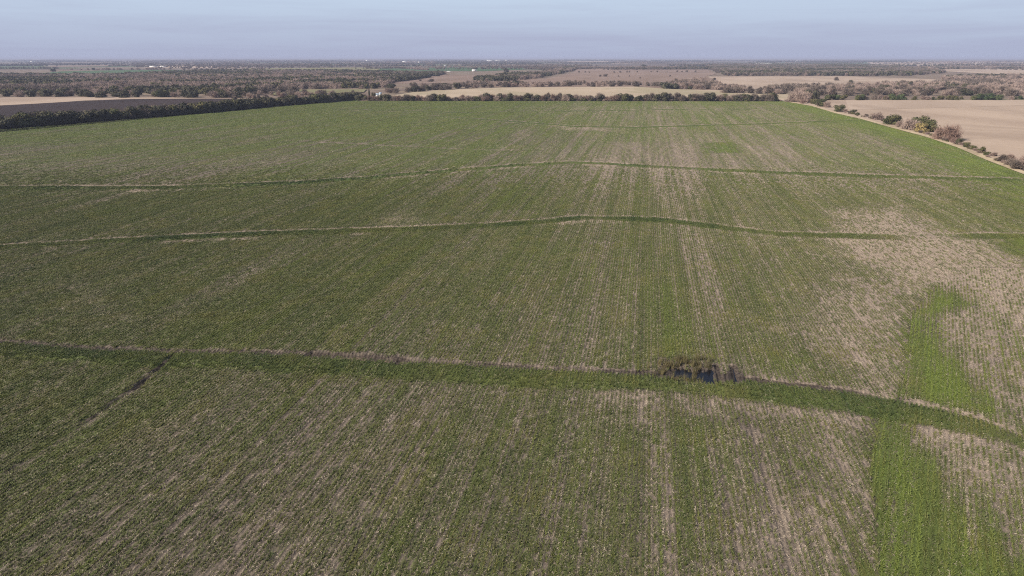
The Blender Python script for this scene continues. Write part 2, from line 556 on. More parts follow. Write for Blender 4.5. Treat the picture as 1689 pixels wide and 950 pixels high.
def make_plain_mat():
    """the open country to the horizon: a patchwork of scrub, pasture, stubble and green crops"""
    m, t, b = new_mat('open_country')
    pos = wpos(t)
    mp_ = nd(t, 'ShaderNodeMapping')
    mp_.inputs['Rotation'].default_value = (0, 0, 0.25)
    mp_.inputs['Scale'].default_value = (1 / 900.0, 1 / 620.0, 0.0)
    t.links.new(pos, mp_.inputs['Vector'])
    vo = nd(t, 'ShaderNodeTexVoronoi', voronoi_dimensions='2D', distance='CHEBYCHEV', in_Scale=1.0, in_Randomness=0.75)
    t.links.new(mp_.outputs[0], vo.inputs['Vector'])
    sx = nd(t, 'ShaderNodeSeparateColor')
    t.links.new(vo.outputs['Color'], sx.inputs[0])
    cr_ = nd(t, 'ShaderNodeValToRGB')
    e = cr_.color_ramp
    e.interpolation = 'CONSTANT'
    e.elements[0].position = 0.0
    e.elements[0].color = (0.12, 0.088, 0.072, 1)
    e.elements[1].position = 0.34
    e.elements[1].color = (0.19, 0.145, 0.11, 1)
    for p_, c in ((0.55, (0.055, 0.085, 0.03)), (0.70, (0.10, 0.085, 0.06)), (0.84, (0.30, 0.245, 0.18)), (0.93, (0.07, 0.075, 0.04))):
        q = e.elements.new(p_)
        q.color = (*c, 1)
    t.links.new(sx.outputs[0], cr_.inputs[0])
    n = noise(t, pos, 0.02, 6, 0.65)
    near = mixc(t, ramp(t, n, 0.4, 0.62), (0.15, 0.108, 0.085), (0.20, 0.155, 0.11))
    sp_ = nd(t, 'ShaderNodeSeparateXYZ')
    t.links.new(pos, sp_.inputs[0])
    far = ramp(t, sp_.outputs[1], 2300, 2500)
    col = mixc(t, far, near, mixc(t, ramp(t, n, 0.3, 0.7), cr_.outputs[0], mixc(t, 0.35, cr_.outputs[0], (0.10, 0.08, 0.065))))
    t.links.new(col, b.inputs['Base Color'])
    return m


def make_leaf_mat(name, c1, c2, c3=None, trans=0.0, amt=0.5, rough=0.75):
    m, t, b = new_mat(name)
    pos = wpos(t)
    oi = nd(t, 'ShaderNodeObjectInfo').outputs['Random']
    n = noise(t, pos, 0.55, 3, 0.7)
    col = mixc(t, ramp(t, math_(t, 'MULTIPLY_ADD', oi, 0.30, math_(t, 'ADD', n, -0.15)), 0.32, 0.68), c1, c2)
    if c3:
        n3 = noise(t, pos, 0.28, 3, 0.6)
        col = mixc(t, math_(t, 'MULTIPLY', ramp(t, n3, 0.5, 0.6), amt), col, c3)
    t.links.new(col, b.inputs['Base Color'])
    b.inputs['Roughness'].default_value = rough
    return m


def make_crop_mat(name, c1, c2, c3):
    m, t, b = new_mat(name)
    pos = wpos(t)
    hue = nd(t, 'ShaderNodeAttribute', attribute_type='INSTANCER', attribute_name='hue').outputs['Fac']
    n = noise(t, pos, 1.7, 3, 0.7)
    col = mixc(t, ramp(t, n, 0.35, 0.65), c1, c2)
    n2 = noise(t, pos, 0.14, 4, 0.6)
    col = mixc(t, math_(t, 'MULTIPLY', ramp(t, n2, 0.45, 0.7), 0.5), col, c3)
    col = mixc(t, hue, col, LUSH2)
    deep = nd(t, 'ShaderNodeAttribute', attribute_type='INSTANCER', attribute_name='deep').outputs['Fac']
    col = mixc(t, deep, col, DEEP)
    t.links.new(col, b.inputs['Base Color'])
    b.inputs['Roughness'].default_value = 0.6
    b.inputs['Specular IOR Level'].default_value = 0.3
    return m


LUSH2 = (0.135, 0.172, 0.034)
M_field = make_field_mat()
M_plain = make_plain_mat()
M_stub = make_land_mat('dry_stubble', (0.30, 0.223, 0.168), (0.40, 0.308, 0.236), 0.02, (0.25, 0.185, 0.14), furrow=-0.15)
M_plow = make_land_mat('ploughed_soil', (0.022, 0.014, 0.013), (0.038, 0.024, 0.022), 0.02, furrow=0.35)
M_beige = make_land_mat('pale_stubble', (0.31, 0.235, 0.18), (0.40, 0.31, 0.24), 0.015, (0.24, 0.18, 0.14))
M_strawf = make_land_mat('yellow_straw_field', (0.33, 0.262, 0.185), (0.41, 0.325, 0.238), 0.012, (0.22, 0.20, 0.11), furrow=1.3)
M_past = make_land_mat('brown_pasture', (0.185, 0.128, 0.100), (0.245, 0.175, 0.138), 0.010, (0.15, 0.105, 0.08))
M_meadow = make_land_mat('olive_meadow', (0.14, 0.135, 0.065), (0.20, 0.18, 0.09), 0.02)
M_green = make_land_mat('green_crop', (0.046, 0.090, 0.038), (0.060, 0.105, 0.044), 0.006)
M_verge = make_land_mat('dry_grass', (0.36, 0.28, 0.18), (0.46, 0.37, 0.25), 0.2, (0.22, 0.17, 0.11))
M_scrubfloor = make_land_mat('scrub_floor', (0.13, 0.095, 0.075), (0.20, 0.15, 0.11), 0.04)
M_bark = make_leaf_mat('bark', (0.06, 0.048, 0.04), (0.10, 0.08, 0.065))
M_ever = make_leaf_mat('dark_evergreen_leaves', (0.038, 0.039, 0.022), (0.074, 0.070, 0.040), (0.105, 0.088, 0.054), amt=0.55)
M_olive = make_leaf_mat('olive_leaves', (0.050, 0.058, 0.022), (0.105, 0.098, 0.042), (0.14, 0.11, 0.055), amt=0.5)
M_bright = make_leaf_mat('bright_green_leaves', (0.042, 0.062, 0.024), (0.076, 0.094, 0.038))
M_gold = make_leaf_mat('golden_leaves', (0.16, 0.12, 0.045), (0.30, 0.23, 0.10), (0.07, 0.07, 0.03), amt=0.6)
M_twig = make_leaf_mat('bare_twigs', (0.235, 0.174, 0.148), (0.325, 0.248, 0.210))
M_red = make_leaf_mat('reddish_twigs', (0.16, 0.105, 0.086), (0.245, 0.165, 0.135))
M_brown = make_leaf_mat('brown_thicket', (0.118, 0.094, 0.078), (0.180, 0.142, 0.116))
M_crop = make_crop_mat('young_cereal_leaves', (0.076, 0.096, 0.027), (0.127, 0.135, 0.042), (0.200, 0.176, 0.050))
M_straw = make_leaf_mat('straw_litter', (0.25, 0.198, 0.148), (0.43, 0.36, 0.272))
M_reed = make_leaf_mat('marsh_grass_blades', (0.150, 0.125, 0.060), (0.080, 0.072, 0.036), (0.23, 0.185, 0.095))


def simple_mat(name, c, rough=0.6):
    m, t, b = new_mat(name)
    n = noise(t, wpos(t), 0.6, 4, 0.6)
    t.links.new(mixc(t, n, tuple(x * 0.85 for x in c), c), b.inputs['Base Color'])
    b.inputs['Roughness'].default_value = rough
    return m


M_white = simple_mat('white_paint', (0.80, 0.79, 0.76))
M_roof = simple_mat('pale_sheet_roof', (0.62, 0.63, 0.65), 0.4)
M_dark = simple_mat('dark_opening', (0.03, 0.03, 0.035))
M_blue = simple_mat('blue_grey_paint', (0.36, 0.45, 0.55))
M_silo = simple_mat('white_plastic_cover', (0.78, 0.77, 0.75))
M_water, t_, b_ = new_mat('still_water')
b_.inputs['Base Color'].default_value = (0.006, 0.006, 0.009, 1)
b_.inputs['Roughness'].default_value = 0.04
b_.inputs['IOR'].default_value = 1.333
b_.inputs['Specular IOR Level'].default_value = 0.5
bp_ = nd(t_, 'ShaderNodeBump', in_Strength=0.05, in_Distance=0.02)
t_.links.new(noise(t_, wpos(t_), 3.0), bp_.inputs['Height'])
t_.links.new(bp_.outputs[0], b_.inputs['Normal'])

# ------------------------------------------------------------------ the ground to the horizon
FAR = 40000.0
g = mesh_np('ground', [(-FAR, -3000, -0.6), (FAR, -3000, -0.6), (FAR, FAR, -0.6), (-FAR, FAR, -0.6)], [(0, 1, 2, 3)], M_plain)
tag(link(bpy.data.objects.new('ground', g)), 'brown open country reaching to the horizon', None, None, 'structure')


def grid_lines(lo, hi, fn):
    o = [lo]
    while o[-1] < hi:
        o.append(o[-1] + fn(o[-1]))
    return np.array(o)


PX0, PX1 = P(1065, 620)[0], P(1225, 625)[0]
PY0, PY1 = P(1100, 640)[1], P(1100, 592)[1]


def fx(x):
    s = 0.45 + 0.0085 * max(0, abs(x) - 40)
    if PX0 - 1 < x < PX1 + 1: s = 0.16
    return s


def fy(y):
    s = max(0.26, 0.0068 * y)
    if PY0 - 1 < y < PY1 + 1: s = 0.16
    return s


gx, gy = grid_lines(-560, 560, fx), grid_lines(22, 742, fy)
nx, ny = len(gx), len(gy)
X, Y = np.meshgrid(gx, gy)
X, Y = X.ravel(), Y.ravel()
mk = masks(X, Y)
idx = np.arange(nx * ny).reshape(ny, nx)
faces = np.stack([idx[:-1, :-1].ravel(), idx[:-1, 1:].ravel(), idx[1:, 1:].ravel(), idx[1:, :-1].ravel()], 1)
fm = mesh_np('crop_field', np.stack([X, Y, mk[4]], 1), faces, M_field, True)
for nme, v in zip(('green', 'straw', 'bare', 'lush', 'z0', 'ac', 'al', 'deep'), mk):
    if nme != 'z0': attr(fm, nme, v)
tag(link(bpy.data.objects.new('crop_field', fm)), 'large field of young green cereal sown in rows with curved contour banks', None, None, 'structure')


def sheet(name, pts, z, mat, label, world=False):
    q = pts if world else PS(pts)
    m = bpy.data.meshes.new(name)
    m.from_pydata([(a, b, z) for a, b in q], [], [list(range(len(q)))])
    if m.polygons[0].normal.z < 0: m.flip_normals()
    m.materials.append(mat)
    return tag(link(bpy.data.objects.new(name, m)), label, None, None, 'structure')


# neighbours of the crop field (they lie a little above it, so its edge is theirs)
ledge = [tuple(p) for p in left_ext] + [tuple(p) for p in left_edge[::-1]]
sheet('scrub_ground', ledge + [P(590, 166.5), P(800, 166.5), P(1000, 166.8), P(1200, 167), P(1300, 167)] + [P(1420, 164), P(1800, 164), P(1800, 158), P(-400, 158), P(-900, 300)], 0.06, M_scrubfloor,
      'brown scrub floor beneath the hedges around the field', True)
sheet('ploughed_field', [(-900, 185), (0, 174), (60, 171), (110, 168), (215, 163.4), (330, 162.6), (440, 163), (505, 165), (440, 173), (300, 186), (110, 200), (0, 208), (-900, 260)], 0.14, M_plow,
      'dark freshly ploughed field behind the left hedge')
sheet('pale_field', [(-900, 165), (0, 161), (60, 159.5), (140, 159.5), (220, 160.6), (330, 161.8), (420, 162.0), (420, 162.8), (330, 162.7), (215, 163.6), (140, 166), (110, 168.2), (60, 171.2), (0, 174.2), (-900, 185.4)], 0.20, M_beige,
      'pale beige stubble strip beyond the ploughed field')
redge = [tuple(p) for p in right_edge] + [tuple(p) for p in right_ext]
sheet('stubble_field', redge + [(redge[-1][0] + 900, redge[-1][1])] + [P(2600, 165), P(1345, 164.5), P(1315, 166)], 0.06, M_stub,
      'dry beige stubble field right of the boundary bushes', True)
sheet('stubble_strip', [(1395, 165.5), (2400, 165.5), (2400, 172), (1689, 174), (1520, 178.6), (1400, 181)], 0.12, M_beige, 'paler strip at the far end of the right stubble field')
# dry grass verge along the right edge
vg = []
for i, (a, b) in enumerate(redge):
    w = 1.6 + 1.0 * rnd.random()
    vg.append((a - w * 0.5, b - 0.3, a + w * 1.6, b + 1.0))
sheet('grass_verge', [(q[0], q[1]) for q in vg] + [(q[2], q[3]) for q in vg[::-1]], 0.18, M_verge, 'strip of dry pale grass along the right edge of the green field', True)

sheet('straw_field', [(600, 166.2), (690, 150.5), (760, 147), (830, 144.4), (950, 143.4), (1050, 143), (1110, 147), (1200, 149.2), (1280, 152.2), (1335, 156), (1320, 163), (1290, 166.4)], 0.14, M_strawf,
      'yellow straw field behind the far hedge')
sheet('meadow_strip', [(440, 152), (470, 148), (560, 147.6), (605, 147), (600, 152), (520, 155), (450, 157)], 0.20, M_meadow, 'narrow olive meadow between strips of scrub on the left')
sheet('brown_pasture', [(735, 137), (800, 134), (900, 129.5), (945, 120), (955, 111.3), (1060, 110.6), (1162, 111.4), (1180, 122), (1165, 126), (1230, 147), (1160, 148), (1040, 142.6), (820, 143)], -0.2, M_past,
      'wide reddish brown pasture beyond the straw field')
sheet('brown_field', [(612, 137.5), (680, 127), (730, 123.2), (810, 123.8), (805, 129), (760, 136), (690, 138)], -0.2, M_past, 'sloping brown field beside the dark row of trees')
sheet('beige_field', [(1165, 126), (1260, 125.8), (1400, 125.8), (1530, 130), (1610, 134.6), (1560, 137), (1400, 141), (1230, 147), (1200, 143), (1185, 133)], -0.1, M_beige, 'beige field in front of the long grey wood')
sheet('dry_field', [(1500, 114), (1600, 114), (1800, 113.5), (1800, 122), (1640, 122), (1560, 117.5)], -0.2, M_beige, 'beige field at the right beyond the wood')
sheet('dry_field', [(1430, 102.5), (1560, 101.5), (1800, 101.5), (1800, 107), (1640, 107.4), (1550, 109.6), (1440, 106)], -0.2, M_beige, 'distant beige fields near the horizon at the right')
sheet('green_field', [(620, 116.8), (630, 112), (760, 111.2), (860, 112.0), (868, 114), (800, 117.2), (700, 117)], -0.2, M_green, 'distant bright green field behind the white shed')
sheet('green_field', [(-300, 121.5), (60, 121), (100, 117.5), (215, 115), (320, 115.2), (330, 117.5), (200, 122.5), (40, 125), (-300, 126)], -0.2, M_green, 'distant green field beyond the left woodland')
sheet('meadow', [(400, 112.5), (620, 110.8), (640, 115.5), (560, 118.5), (400, 116)], -0.25, M_meadow, 'distant olive meadow behind the woodland')
sheet('green_field', [(1370, 102), (1460, 101.8), (1450, 104.6), (1200, 106), (1150, 105.5), (1290, 103.2)], -0.3, M_green, 'distant green field behind the long grey wood')
sheet('dry_field', [(935, 101.2), (1003, 101.2), (1003, 102.6), (935, 102.8)], -0.2, M_beige, 'thin beige field near the horizon above the pasture')
sheet('dry_field', [(1014, 102.2), (1067, 101.8), (1067, 104.6), (1008, 104.8)], -0.2, M_beige, 'pinkish beige field near the horizon above the pasture')
sheet('dry_field', [(235, 111.2), (255, 108), (350, 108), (350, 112), (300, 112)], -0.2, M_beige, 'pale bare field near the horizon on the left')
sheet('dry_field', [(60, 110.8), (90, 108.6), (200, 107.4), (195, 108.8), (100, 110.2)], -0.2, M_past, 'thin pinkish field near the horizon on the left')

# water in the hollow
wx, wy = P(1135, 614)
wm = mesh_np('pond_water', [(PX0, PY0 - 0.5, -0.285), (PX1, PY0 - 0.5, -0.285), (PX1, PY1 + 1, -0.285), (PX0, PY1 + 1, -0.285)], [(0, 1, 2, 3)], M_water)
tag(link(bpy.data.objects.new('pond_water', wm)), 'dark still puddle lying in the channel of the nearest bank', None, None, 'structure')


# ------------------------------------------------------------------ scatter with geometry nodes (stuff)
def scatter(name, pts, rot, sc, vi, protos, label, extra=None):
    m = bpy.data.meshes.new(name)
    m.vertices.add(len(pts))
    m.vertices.foreach_set('co', np.asarray(pts, np.float32).ravel())
    attr(m, 'rot', rot)
    attr(m, 'sc', sc)
    a = m.attributes.new('vi', 'INT', 'POINT')
    a.data.foreach_set('value', np.asarray(vi, np.int32))
    for k, v in (extra or {}).items(): attr(m, k, v)
    o = tag(link(bpy.data.objects.new(name, m)), label, None, None, 'stuff')
    col = bpy.data.collections.new(name + '_pieces')
    for i, p in enumerate(protos):
        q = bpy.data.objects.new('piece_%02d_of_%s' % (i, name), p)
        col.objects.link(q)
    ng = bpy.data.node_groups.new(name + '_scatter', 'GeometryNodeTree')
    ng.interface.new_socket('Geometry', in_out='INPUT', socket_type='NodeSocketGeometry')
    ng.interface.new_socket('Geometry', in_out='OUTPUT', socket_type='NodeSocketGeometry')
    gi, go = ng.nodes.new('NodeGroupInput'), ng.nodes.new('NodeGroupOutput')
    ci = ng.nodes.new('GeometryNodeCollectionInfo')
    ci.inputs[0].default_value = col
    ci.inputs['Separate Children'].default_value = True
    ci.inputs['Reset Children'].default_value = True
    iop = ng.nodes.new('GeometryNodeInstanceOnPoints')
    iop.inputs['Pick Instance'].default_value = True

    def na(nm, typ='FLOAT'):
        n = ng.nodes.new('GeometryNodeInputNamedAttribute')
        n.data_type = typ
        n.inputs[0].default_value = nm
        return n.outputs[0]
    cx = ng.nodes.new('ShaderNodeCombineXYZ')
    l = ng.links.new
    l(na('rot'), cx.inputs[2])
    mtp = ng.nodes.new('GeometryNodeMeshToPoints')
    l(gi.outputs[0], mtp.inputs[0])
    l(mtp.outputs[0], iop.inputs['Points'])
    l(ci.outputs[0], iop.inputs['Instance'])
    l(na('vi', 'INT'), iop.inputs['Instance Index'])
    l(cx.outputs[0], iop.inputs['Rotation'])
    l(na('sc'), iop.inputs['Scale'])
    l(iop.outputs[0], go.inputs[0])
    o.modifiers.new('scatter', 'NODES').node_group = ng
    return o


SPLIT = 235.0


# ------------------------------------------------------------------ the crop: row pieces of blades, and straw litter
def blades(n, lx, ly, rows, h, w, lean, rs, tuft=0.0):
    """n upright blades in a patch lx (across) by ly (along), drilled in rows"""
    V = np.zeros((n, 3, 3))
    r = rs.randint(0, rows, n)
    bx = (r + 0.5) / rows * lx - lx / 2 + rs.normal(0, 0.055 * lx / rows * 2, n)
    by = (rs.rand(n) - 0.5) * ly
    if tuft:
        by = np.round(by / tuft + rs.rand()) * tuft + rs.normal(0, tuft * 0.16, n)
    a = rs.rand(n) * 6.283
    hh = h * (0.55 + 0.8 * rs.rand(n))
    ww = w * (0.6 + 0.8 * rs.rand(n))
    dx, dy = np.cos(a), np.sin(a)
    ln = lean * hh * (0.3 + rs.rand(n))
    b2 = rs.rand(n) * 6.283
    V[:, 0] = np.stack([bx - dx * ww, by - dy * ww, np.zeros(n)], 1)
    V[:, 1] = np.stack([bx + dx * ww, by + dy * ww, np.zeros(n)], 1)
    V[:, 2] = np.stack([bx + np.cos(b2) * ln, by + np.sin(b2) * ln, hh], 1)
    return V.reshape(-1, 3), np.arange(n * 3).reshape(-1, 3)


def litter(n, lx, ly, rows, ln, w, rs):
    """straw lying loose, most of it along the old stubble rows"""
    V = np.zeros((n, 4, 3))
    bx = (rs.randint(0, rows, n) + 0.5) / rows * lx - lx / 2 + rs.normal(0, 0.075, n)
    stray = rs.rand(n) < 0.22
    bx = np.where(stray, (rs.rand(n) - 0.5) * lx, bx)
    by = (rs.rand(n) - 0.5) * ly
    a = rs.rand(n) * 6.283
    l_ = ln * (0.4 + rs.rand(n))
    w_ = w * (0.5 + rs.rand(n))
    dx, dy = np.cos(a) * l_ / 2, np.sin(a) * l_ / 2
    ex, ey = -np.sin(a) * w_ / 2, np.cos(a) * w_ / 2
    z0, z1 = 0.02 + 0.06 * rs.rand(n), 0.02 + 0.13 * rs.rand(n)
    tw = rs.normal(0, 0.5, n) * w_
    V[:, 0] = np.stack([bx - dx - ex, by - dy - ey, z0 - tw * .5], 1)
    V[:, 1] = np.stack([bx + dx - ex, by + dy - ey, z1 - tw * .5], 1)
    V[:, 2] = np.stack([bx + dx + ex, by + dy + ey, z1 + tw * .5], 1)
    V[:, 3] = np.stack([bx - dx + ex, by - dy + ey, z0 + tw * .5], 1)
    return V.reshape(-1, 3), np.arange(n * 4).reshape(-1, 4)


def cell_points(a, lx, ly, y0, y1, in_head, seed, shift=0.0):
    """centres of row cells, heading a, inside the field and around what the camera can see"""
    c, s = math.cos(a), math.sin(a)
    if y1 == SPLIT: y1 = SPLIT + 50
    if y0 == SPLIT: y0 = SPLIT - 50
    ac = np.arange(-900, 700, lx) + shift
    al = np.arange(-100, 900, ly)
    A, B = np.meshgrid(ac, al)
    A, B = A.ravel(), B.ravel()
    rs = np.random.RandomState(seed)
    B = B + (rs.rand(len(B)) - 0.5) * ly * 0.6
    x, y = A * c + B * s, -A * s + B * c
    k = (y > y0) & (y < y1) & (np.abs(x) < 0.80 * y + 14)
    x, y = x[k], y[k]
    f = sstep(SPLIT - 50, SPLIT + 50, y)                                # the two densities of detail fade into each other
    k = rs.rand(len(x)) < (f if y0 == SPLIT - 50 else 1 - f)
    x, y = x[k], y[k]
    k = poly_sd(x, y, FIELD) > 1.0
    x, y = x[k], y[k]
    k = (poly_sd(x, y, headland) > 0) == in_head
    return x[k], y[k]


def crop_pass(name, lx, ly, y0, y1, levels, label, zoff=0.0):
    """levels: list of lists of meshes, sparse to dense"""
    px, py, pr = [], [], []
    for a, hd, sd in ((ROW_A, False, 1), (ROW_B, True, 2)):
        x, y = cell_points(a, lx, ly, y0, y1, hd, sd)
        px.append(x); py.append(y); pr.append(np.full(len(x), -a))
    x, y, r = np.concatenate(px), np.concatenate(py), np.concatenate(pr)
    mk_ = masks(x, y)
    gn = mk_[0] + nrs.normal(0, 0.16, len(x))
    lvl = np.clip((gn * len(levels)).astype(int), 0, len(levels) - 1)
    keep = (gn > 0.10) & (mk_[2] < 0.75)
    lvl, x, y, r = lvl[keep], x[keep], y[keep], r[keep]
    nv = len(levels[0])
    vi = lvl * nv + nrs.randint(0, nv, len(x))
    flip = nrs.randint(0, 2, len(x)) * math.pi
    ac_, al_ = mk_[5][keep], mk_[6][keep]
    tone = fbm(ac_ * 1.4, al_ * 0.05, 131, 2) - 0.5                     # some drill rows are yellower, some deeper green
    hue = np.clip(mk_[3][keep] * 0.9 + 1.2 * tone + nrs.normal(0, 0.06, len(x)), 0, 1)
    mk_[7][keep] = np.clip(mk_[7][keep] - 1.1 * np.minimum(tone, 0.02), 0, 1)
    scatter(name, np.stack([x, y, mk_[4][keep] + zoff], 1), r + flip, 0.85 + 0.35 * nrs.rand(len(x)), vi,
            [m for lv in levels for m in lv], label, {'hue': hue, 'deep': mk_[7][keep]})


def litter_pass(name, lx, ly, y0, y1, levels, label):
    x, y = cell_points(ROW_A, lx, ly, y0, y1, False, 5, 0.25)
    x2, y2 = cell_points(ROW_B, lx, ly, y0, y1, True, 6, 0.25)
    r = np.concatenate([np.full(len(x), -ROW_A), np.full(len(x2), -ROW_B)])
    x, y = np.concatenate([x, x2]), np.concatenate([y, y2])
    mk_ = masks(x, y)
    rowv = 0.5 * (fbm(mk_[5] * 1.1, mk_[6] * 0.012, 171, 2) - 0.5)         # some stubble rows carry more straw
    s = mk_[1] + 0.05 + rowv + nrs.normal(0, 0.05, len(x))
    keep = (s > 0.05) & (mk_[2] < 0.8)
    lvl = np.clip((s * len(levels)).astype(int), 0, len(levels) - 1)[keep]
    x, y, r = x[keep], y[keep], r[keep]
    nv = len(levels[0])
    scatter(name, np.stack([x, y, mk_[4][keep]], 1), r + nrs.randint(0, 2, len(x)) * math.pi, 0.92 + 0.16 * nrs.rand(len(x)),
            lvl * nv + nrs.randint(0, nv, len(x)), [m for lv in levels for m in lv], label)


def mk_levels(fn, mat, counts, nv, *args):
    out = []
    for li, c in enumerate(counts):
        row = []
        for k in range(nv):
            rs = np.random.RandomState(100 * li + k + 3)
            v, f = fn(c, *args, rs, 0.13) if fn is blades and args[0] == 0.5 else fn(c, *args, rs)
            row.append(mesh_np('piece', v, f, mat))
        out.append(row)
    return out


crop_pass('cereal_rows', 0.5, 1.0, 34, SPLIT, mk_levels(blades, M_crop, (34, 66, 100, 140), 6, 0.5, 1.1, 1, 0.20, 0.020, 1.0),
          'young cereal plants growing in rows over the near field')
crop_pass('cereal_rows', 1.0, 6.0, SPLIT, 724, mk_levels(blades, M_crop, (34, 68, 105, 142), 4, 1.0, 6.4, 2, 0.17, 0.042, 0.8),
          'young cereal plants growing in rows over the far field')
litter_pass('straw_litter', 0.5, 1.0, 34, SPLIT, mk_levels(litter, M_straw, (6, 16, 34, 60), 6, 0.5, 1.1, 1, 0.18, 0.018),
            'pale straw lying loose between the near rows')
litter_pass('straw_litter', 1.0, 6.0, SPLIT, 724, mk_levels(litter, M_straw, (6, 21, 45, 80), 4, 1.0, 6.4, 2, 0.34, 0.055),
            'pale straw lying loose between the far rows')

# marsh grass round the pond
rs_ = np.random.RandomState(4)
mv = [mesh_np('piece', *blades(22, 0.45, 0.45, 1, 0.85, 0.016, 0.35, np.random.RandomState(70 + k)), M_reed) for k in range(4)]
pts = []
marsh = PS([(1086, 603), (1092, 594), (1110, 592), (1140, 590), (1170, 596), (1181, 605), (1168, 606), (1152, 607), (1143, 614), (1128, 606), (1118, 607), (1106, 610), (1094, 612)])
lip = PS([(1068, 606), (1088, 612), (1112, 621), (1150, 624), (1158, 632), (1110, 630), (1070, 620)])
for pl, dens, mn in ((marsh, 4.4, 0.05), (lip, 2.0, 0.02)):
    lo, hi = pl.min(0), pl.max(0)
    n = int((hi[0] - lo[0]) * (hi[1] - lo[1]) * dens)
    q = lo + rs_.rand(n, 2) * (hi - lo)
    sd = poly_sd(q[:, 0], q[:, 1], pl)
    q = q[(sd > -0.3) & (fbm(q[:, 0] * 0.8, q[:, 1] * 0.8, 12) > 0.38 - mn)]
    pts.append(q)
q = np.concatenate(pts)
scatter('marsh_grass', np.stack([q[:, 0], q[:, 1], masks(q[:, 0], q[:, 1])[4]], 1), rs_.rand(len(q)) * 6.28, 0.6 + 0.7 * rs_.rand(len(q)), rs_.randint(0, 4, len(q)), mv,
        'yellowish marsh grass fringing the puddle')

# ------------------------------------------------------------------ trees and shrubs
def crown_leaf(seed, rx, rz, z0, n, leaf, lumps=7, twig=0.0, hollow=0.35, low=True):
    """foliage of small faces spread over overlapping lumps; twig > 0 makes thin upward slivers"""
    rs = np.random.RandomState(seed)
    cs = []
    for i in range(lumps):
        a, rr = rs.rand() * 6.283, math.sqrt(rs.rand()) * 0.62
        hz_ = (i % 3) / 2.0 * (1 - 0.55 * rr) if low else 0.75 + 0.75 * rs.rand() * (1 - rr * 0.9)
        cs.append((math.cos(a) * rr * rx, math.sin(a) * rr * rx, z0 + rz * (0.1 + 1.45 * hz_ if low else hz_), (0.36 + 0.24 * rs.rand())))
    cs = np.array(cs)
    k = rs.randint(0, lumps, n)
    d = rs.normal(0, 1, (n, 3))
    d /= np.linalg.norm(d, axis=1)[:, None]
    rad = hollow + (1 - hollow) * rs.rand(n) ** 0.6
    rad = np.where(rs.rand(n) < 0.12, rad * rs.uniform(1.0, 1.45, n), rad)          # stray shoots break the outline
    c = cs[k]
    ctr = c[:, :3] + d * (rad * c[:, 3])[:, None] * np.array([rx * 1.05, rx * 1.05, rz * 1.25])
    ctr[:, 2] = np.where(ctr[:, 2] < 0.2, 0.1 + 1.2 * rs.rand(n), ctr[:, 2])
    if twig > 0:
        ax = d * 0.9 + np.array([0, 0, 0.9]) + rs.normal(0, 0.5, (n, 3))
        ax /= np.linalg.norm(ax, axis=1)[:, None]
        sd = rs.normal(0, 1, (n, 3))
        sd -= ax * (sd * ax).sum(1)[:, None]
        sd /= np.linalg.norm(sd, axis=1)[:, None]
        ln = leaf * (0.6 + 0.9 * rs.rand(n))[:, None]
        w = twig * (0.6 + 0.8 * rs.rand(n))[:, None]
        V = np.stack([ctr - ax * ln * .5 - sd * w, ctr - ax * ln * .5 + sd * w, ctr + ax * ln * .5], 1)
        return V.reshape(-1, 3), np.arange(n * 3).reshape(-1, 3)
    nrm = d + rs.normal(0, 0.34, (n, 3)) + np.array([0, 0, 0.25])
    nrm /= np.linalg.norm(nrm, axis=1)[:, None]
    u = np.cross(nrm, rs.normal(0, 1, (n, 3)))
    u /= np.linalg.norm(u, axis=1)[:, None]
    v = np.cross(nrm, u)
    s = leaf * (0.6 + 0.8 * rs.rand(n))[:, None]
    V = np.stack([ctr - u * s, ctr - v * s * 0.7, ctr + u * s, ctr + v * s * 0.7], 1)
    return V.reshape(-1, 3), np.arange(n * 4).reshape(-1, 4)


def tube(pts, rad, sides=5):
    V, F = [], []
    for i, (p, r) in enumerate(zip(pts, rad)):
        for k in range(sides):
            a = 6.283 * k / sides
            V.append((p[0] + r * math.cos(a), p[1] + r * math.sin(a), p[2]))
        if i:
            b0, b1 = (i - 1) * sides, i * sides
            for k in range(sides):
                F.append((b0 + k, b0 + (k + 1) % sides, b1 + (k + 1) % sides, b1 + k))
    return V, F


def trunk_mesh(seed, rx, rz, z0, stems=3, r0=0.16):
    rs = random.Random(seed)
    V, F = [], []
    for s in range(stems):
        a = 6.283 * (s + rs.random() * 0.6) / stems
        p = [(0.1 * math.cos(a), 0.1 * math.sin(a), -0.3)]
        q = (0, 0, 0)
        top = z0 + rz * (1.0 + 0.5 * rs.random())
        for k in range(1, 5):
            f = k / 4
            o = rx * 0.42 * f ** 1.3
            p.append((math.cos(a) * o + rs.uniform(-.15, .15), math.sin(a) * o + rs.uniform(-.15, .15), top * f))
        v, f_ = tube(p, [r0 * (1 - 0.2 * k) for k in range(5)])
        n0 = len(V)
        V += v
        F += [tuple(i + n0 for i in ff) for ff in f_]
        for j in range(3):                                             # limbs
            b = p[2 + rs.randrange(2)]
            a2 = a + rs.uniform(-1.5, 1.5)
            l_ = rx * rs.uniform(0.35, 0.6)
            e = (b[0] + math.cos(a2) * l_, b[1] + math.sin(a2) * l_, b[2] + rz * rs.uniform(0.4, 0.9))
            mid = tuple((b[i] + e[i]) / 2 + rs.uniform(-.15, .15) for i in range(3))
            v, f_ = tube([b, mid, e], [r0 * 0.5, r0 * 0.35, r0 * 0.12], 4)
            n0 = len(V)
            V += v
            F += [tuple(i + n0 for i in ff) for ff in f_]
    return V, F


# kind -> (list of (crown mesh, trunk mesh)); every prototype is about 6 m tall, 7 m wide
KINDS = {}


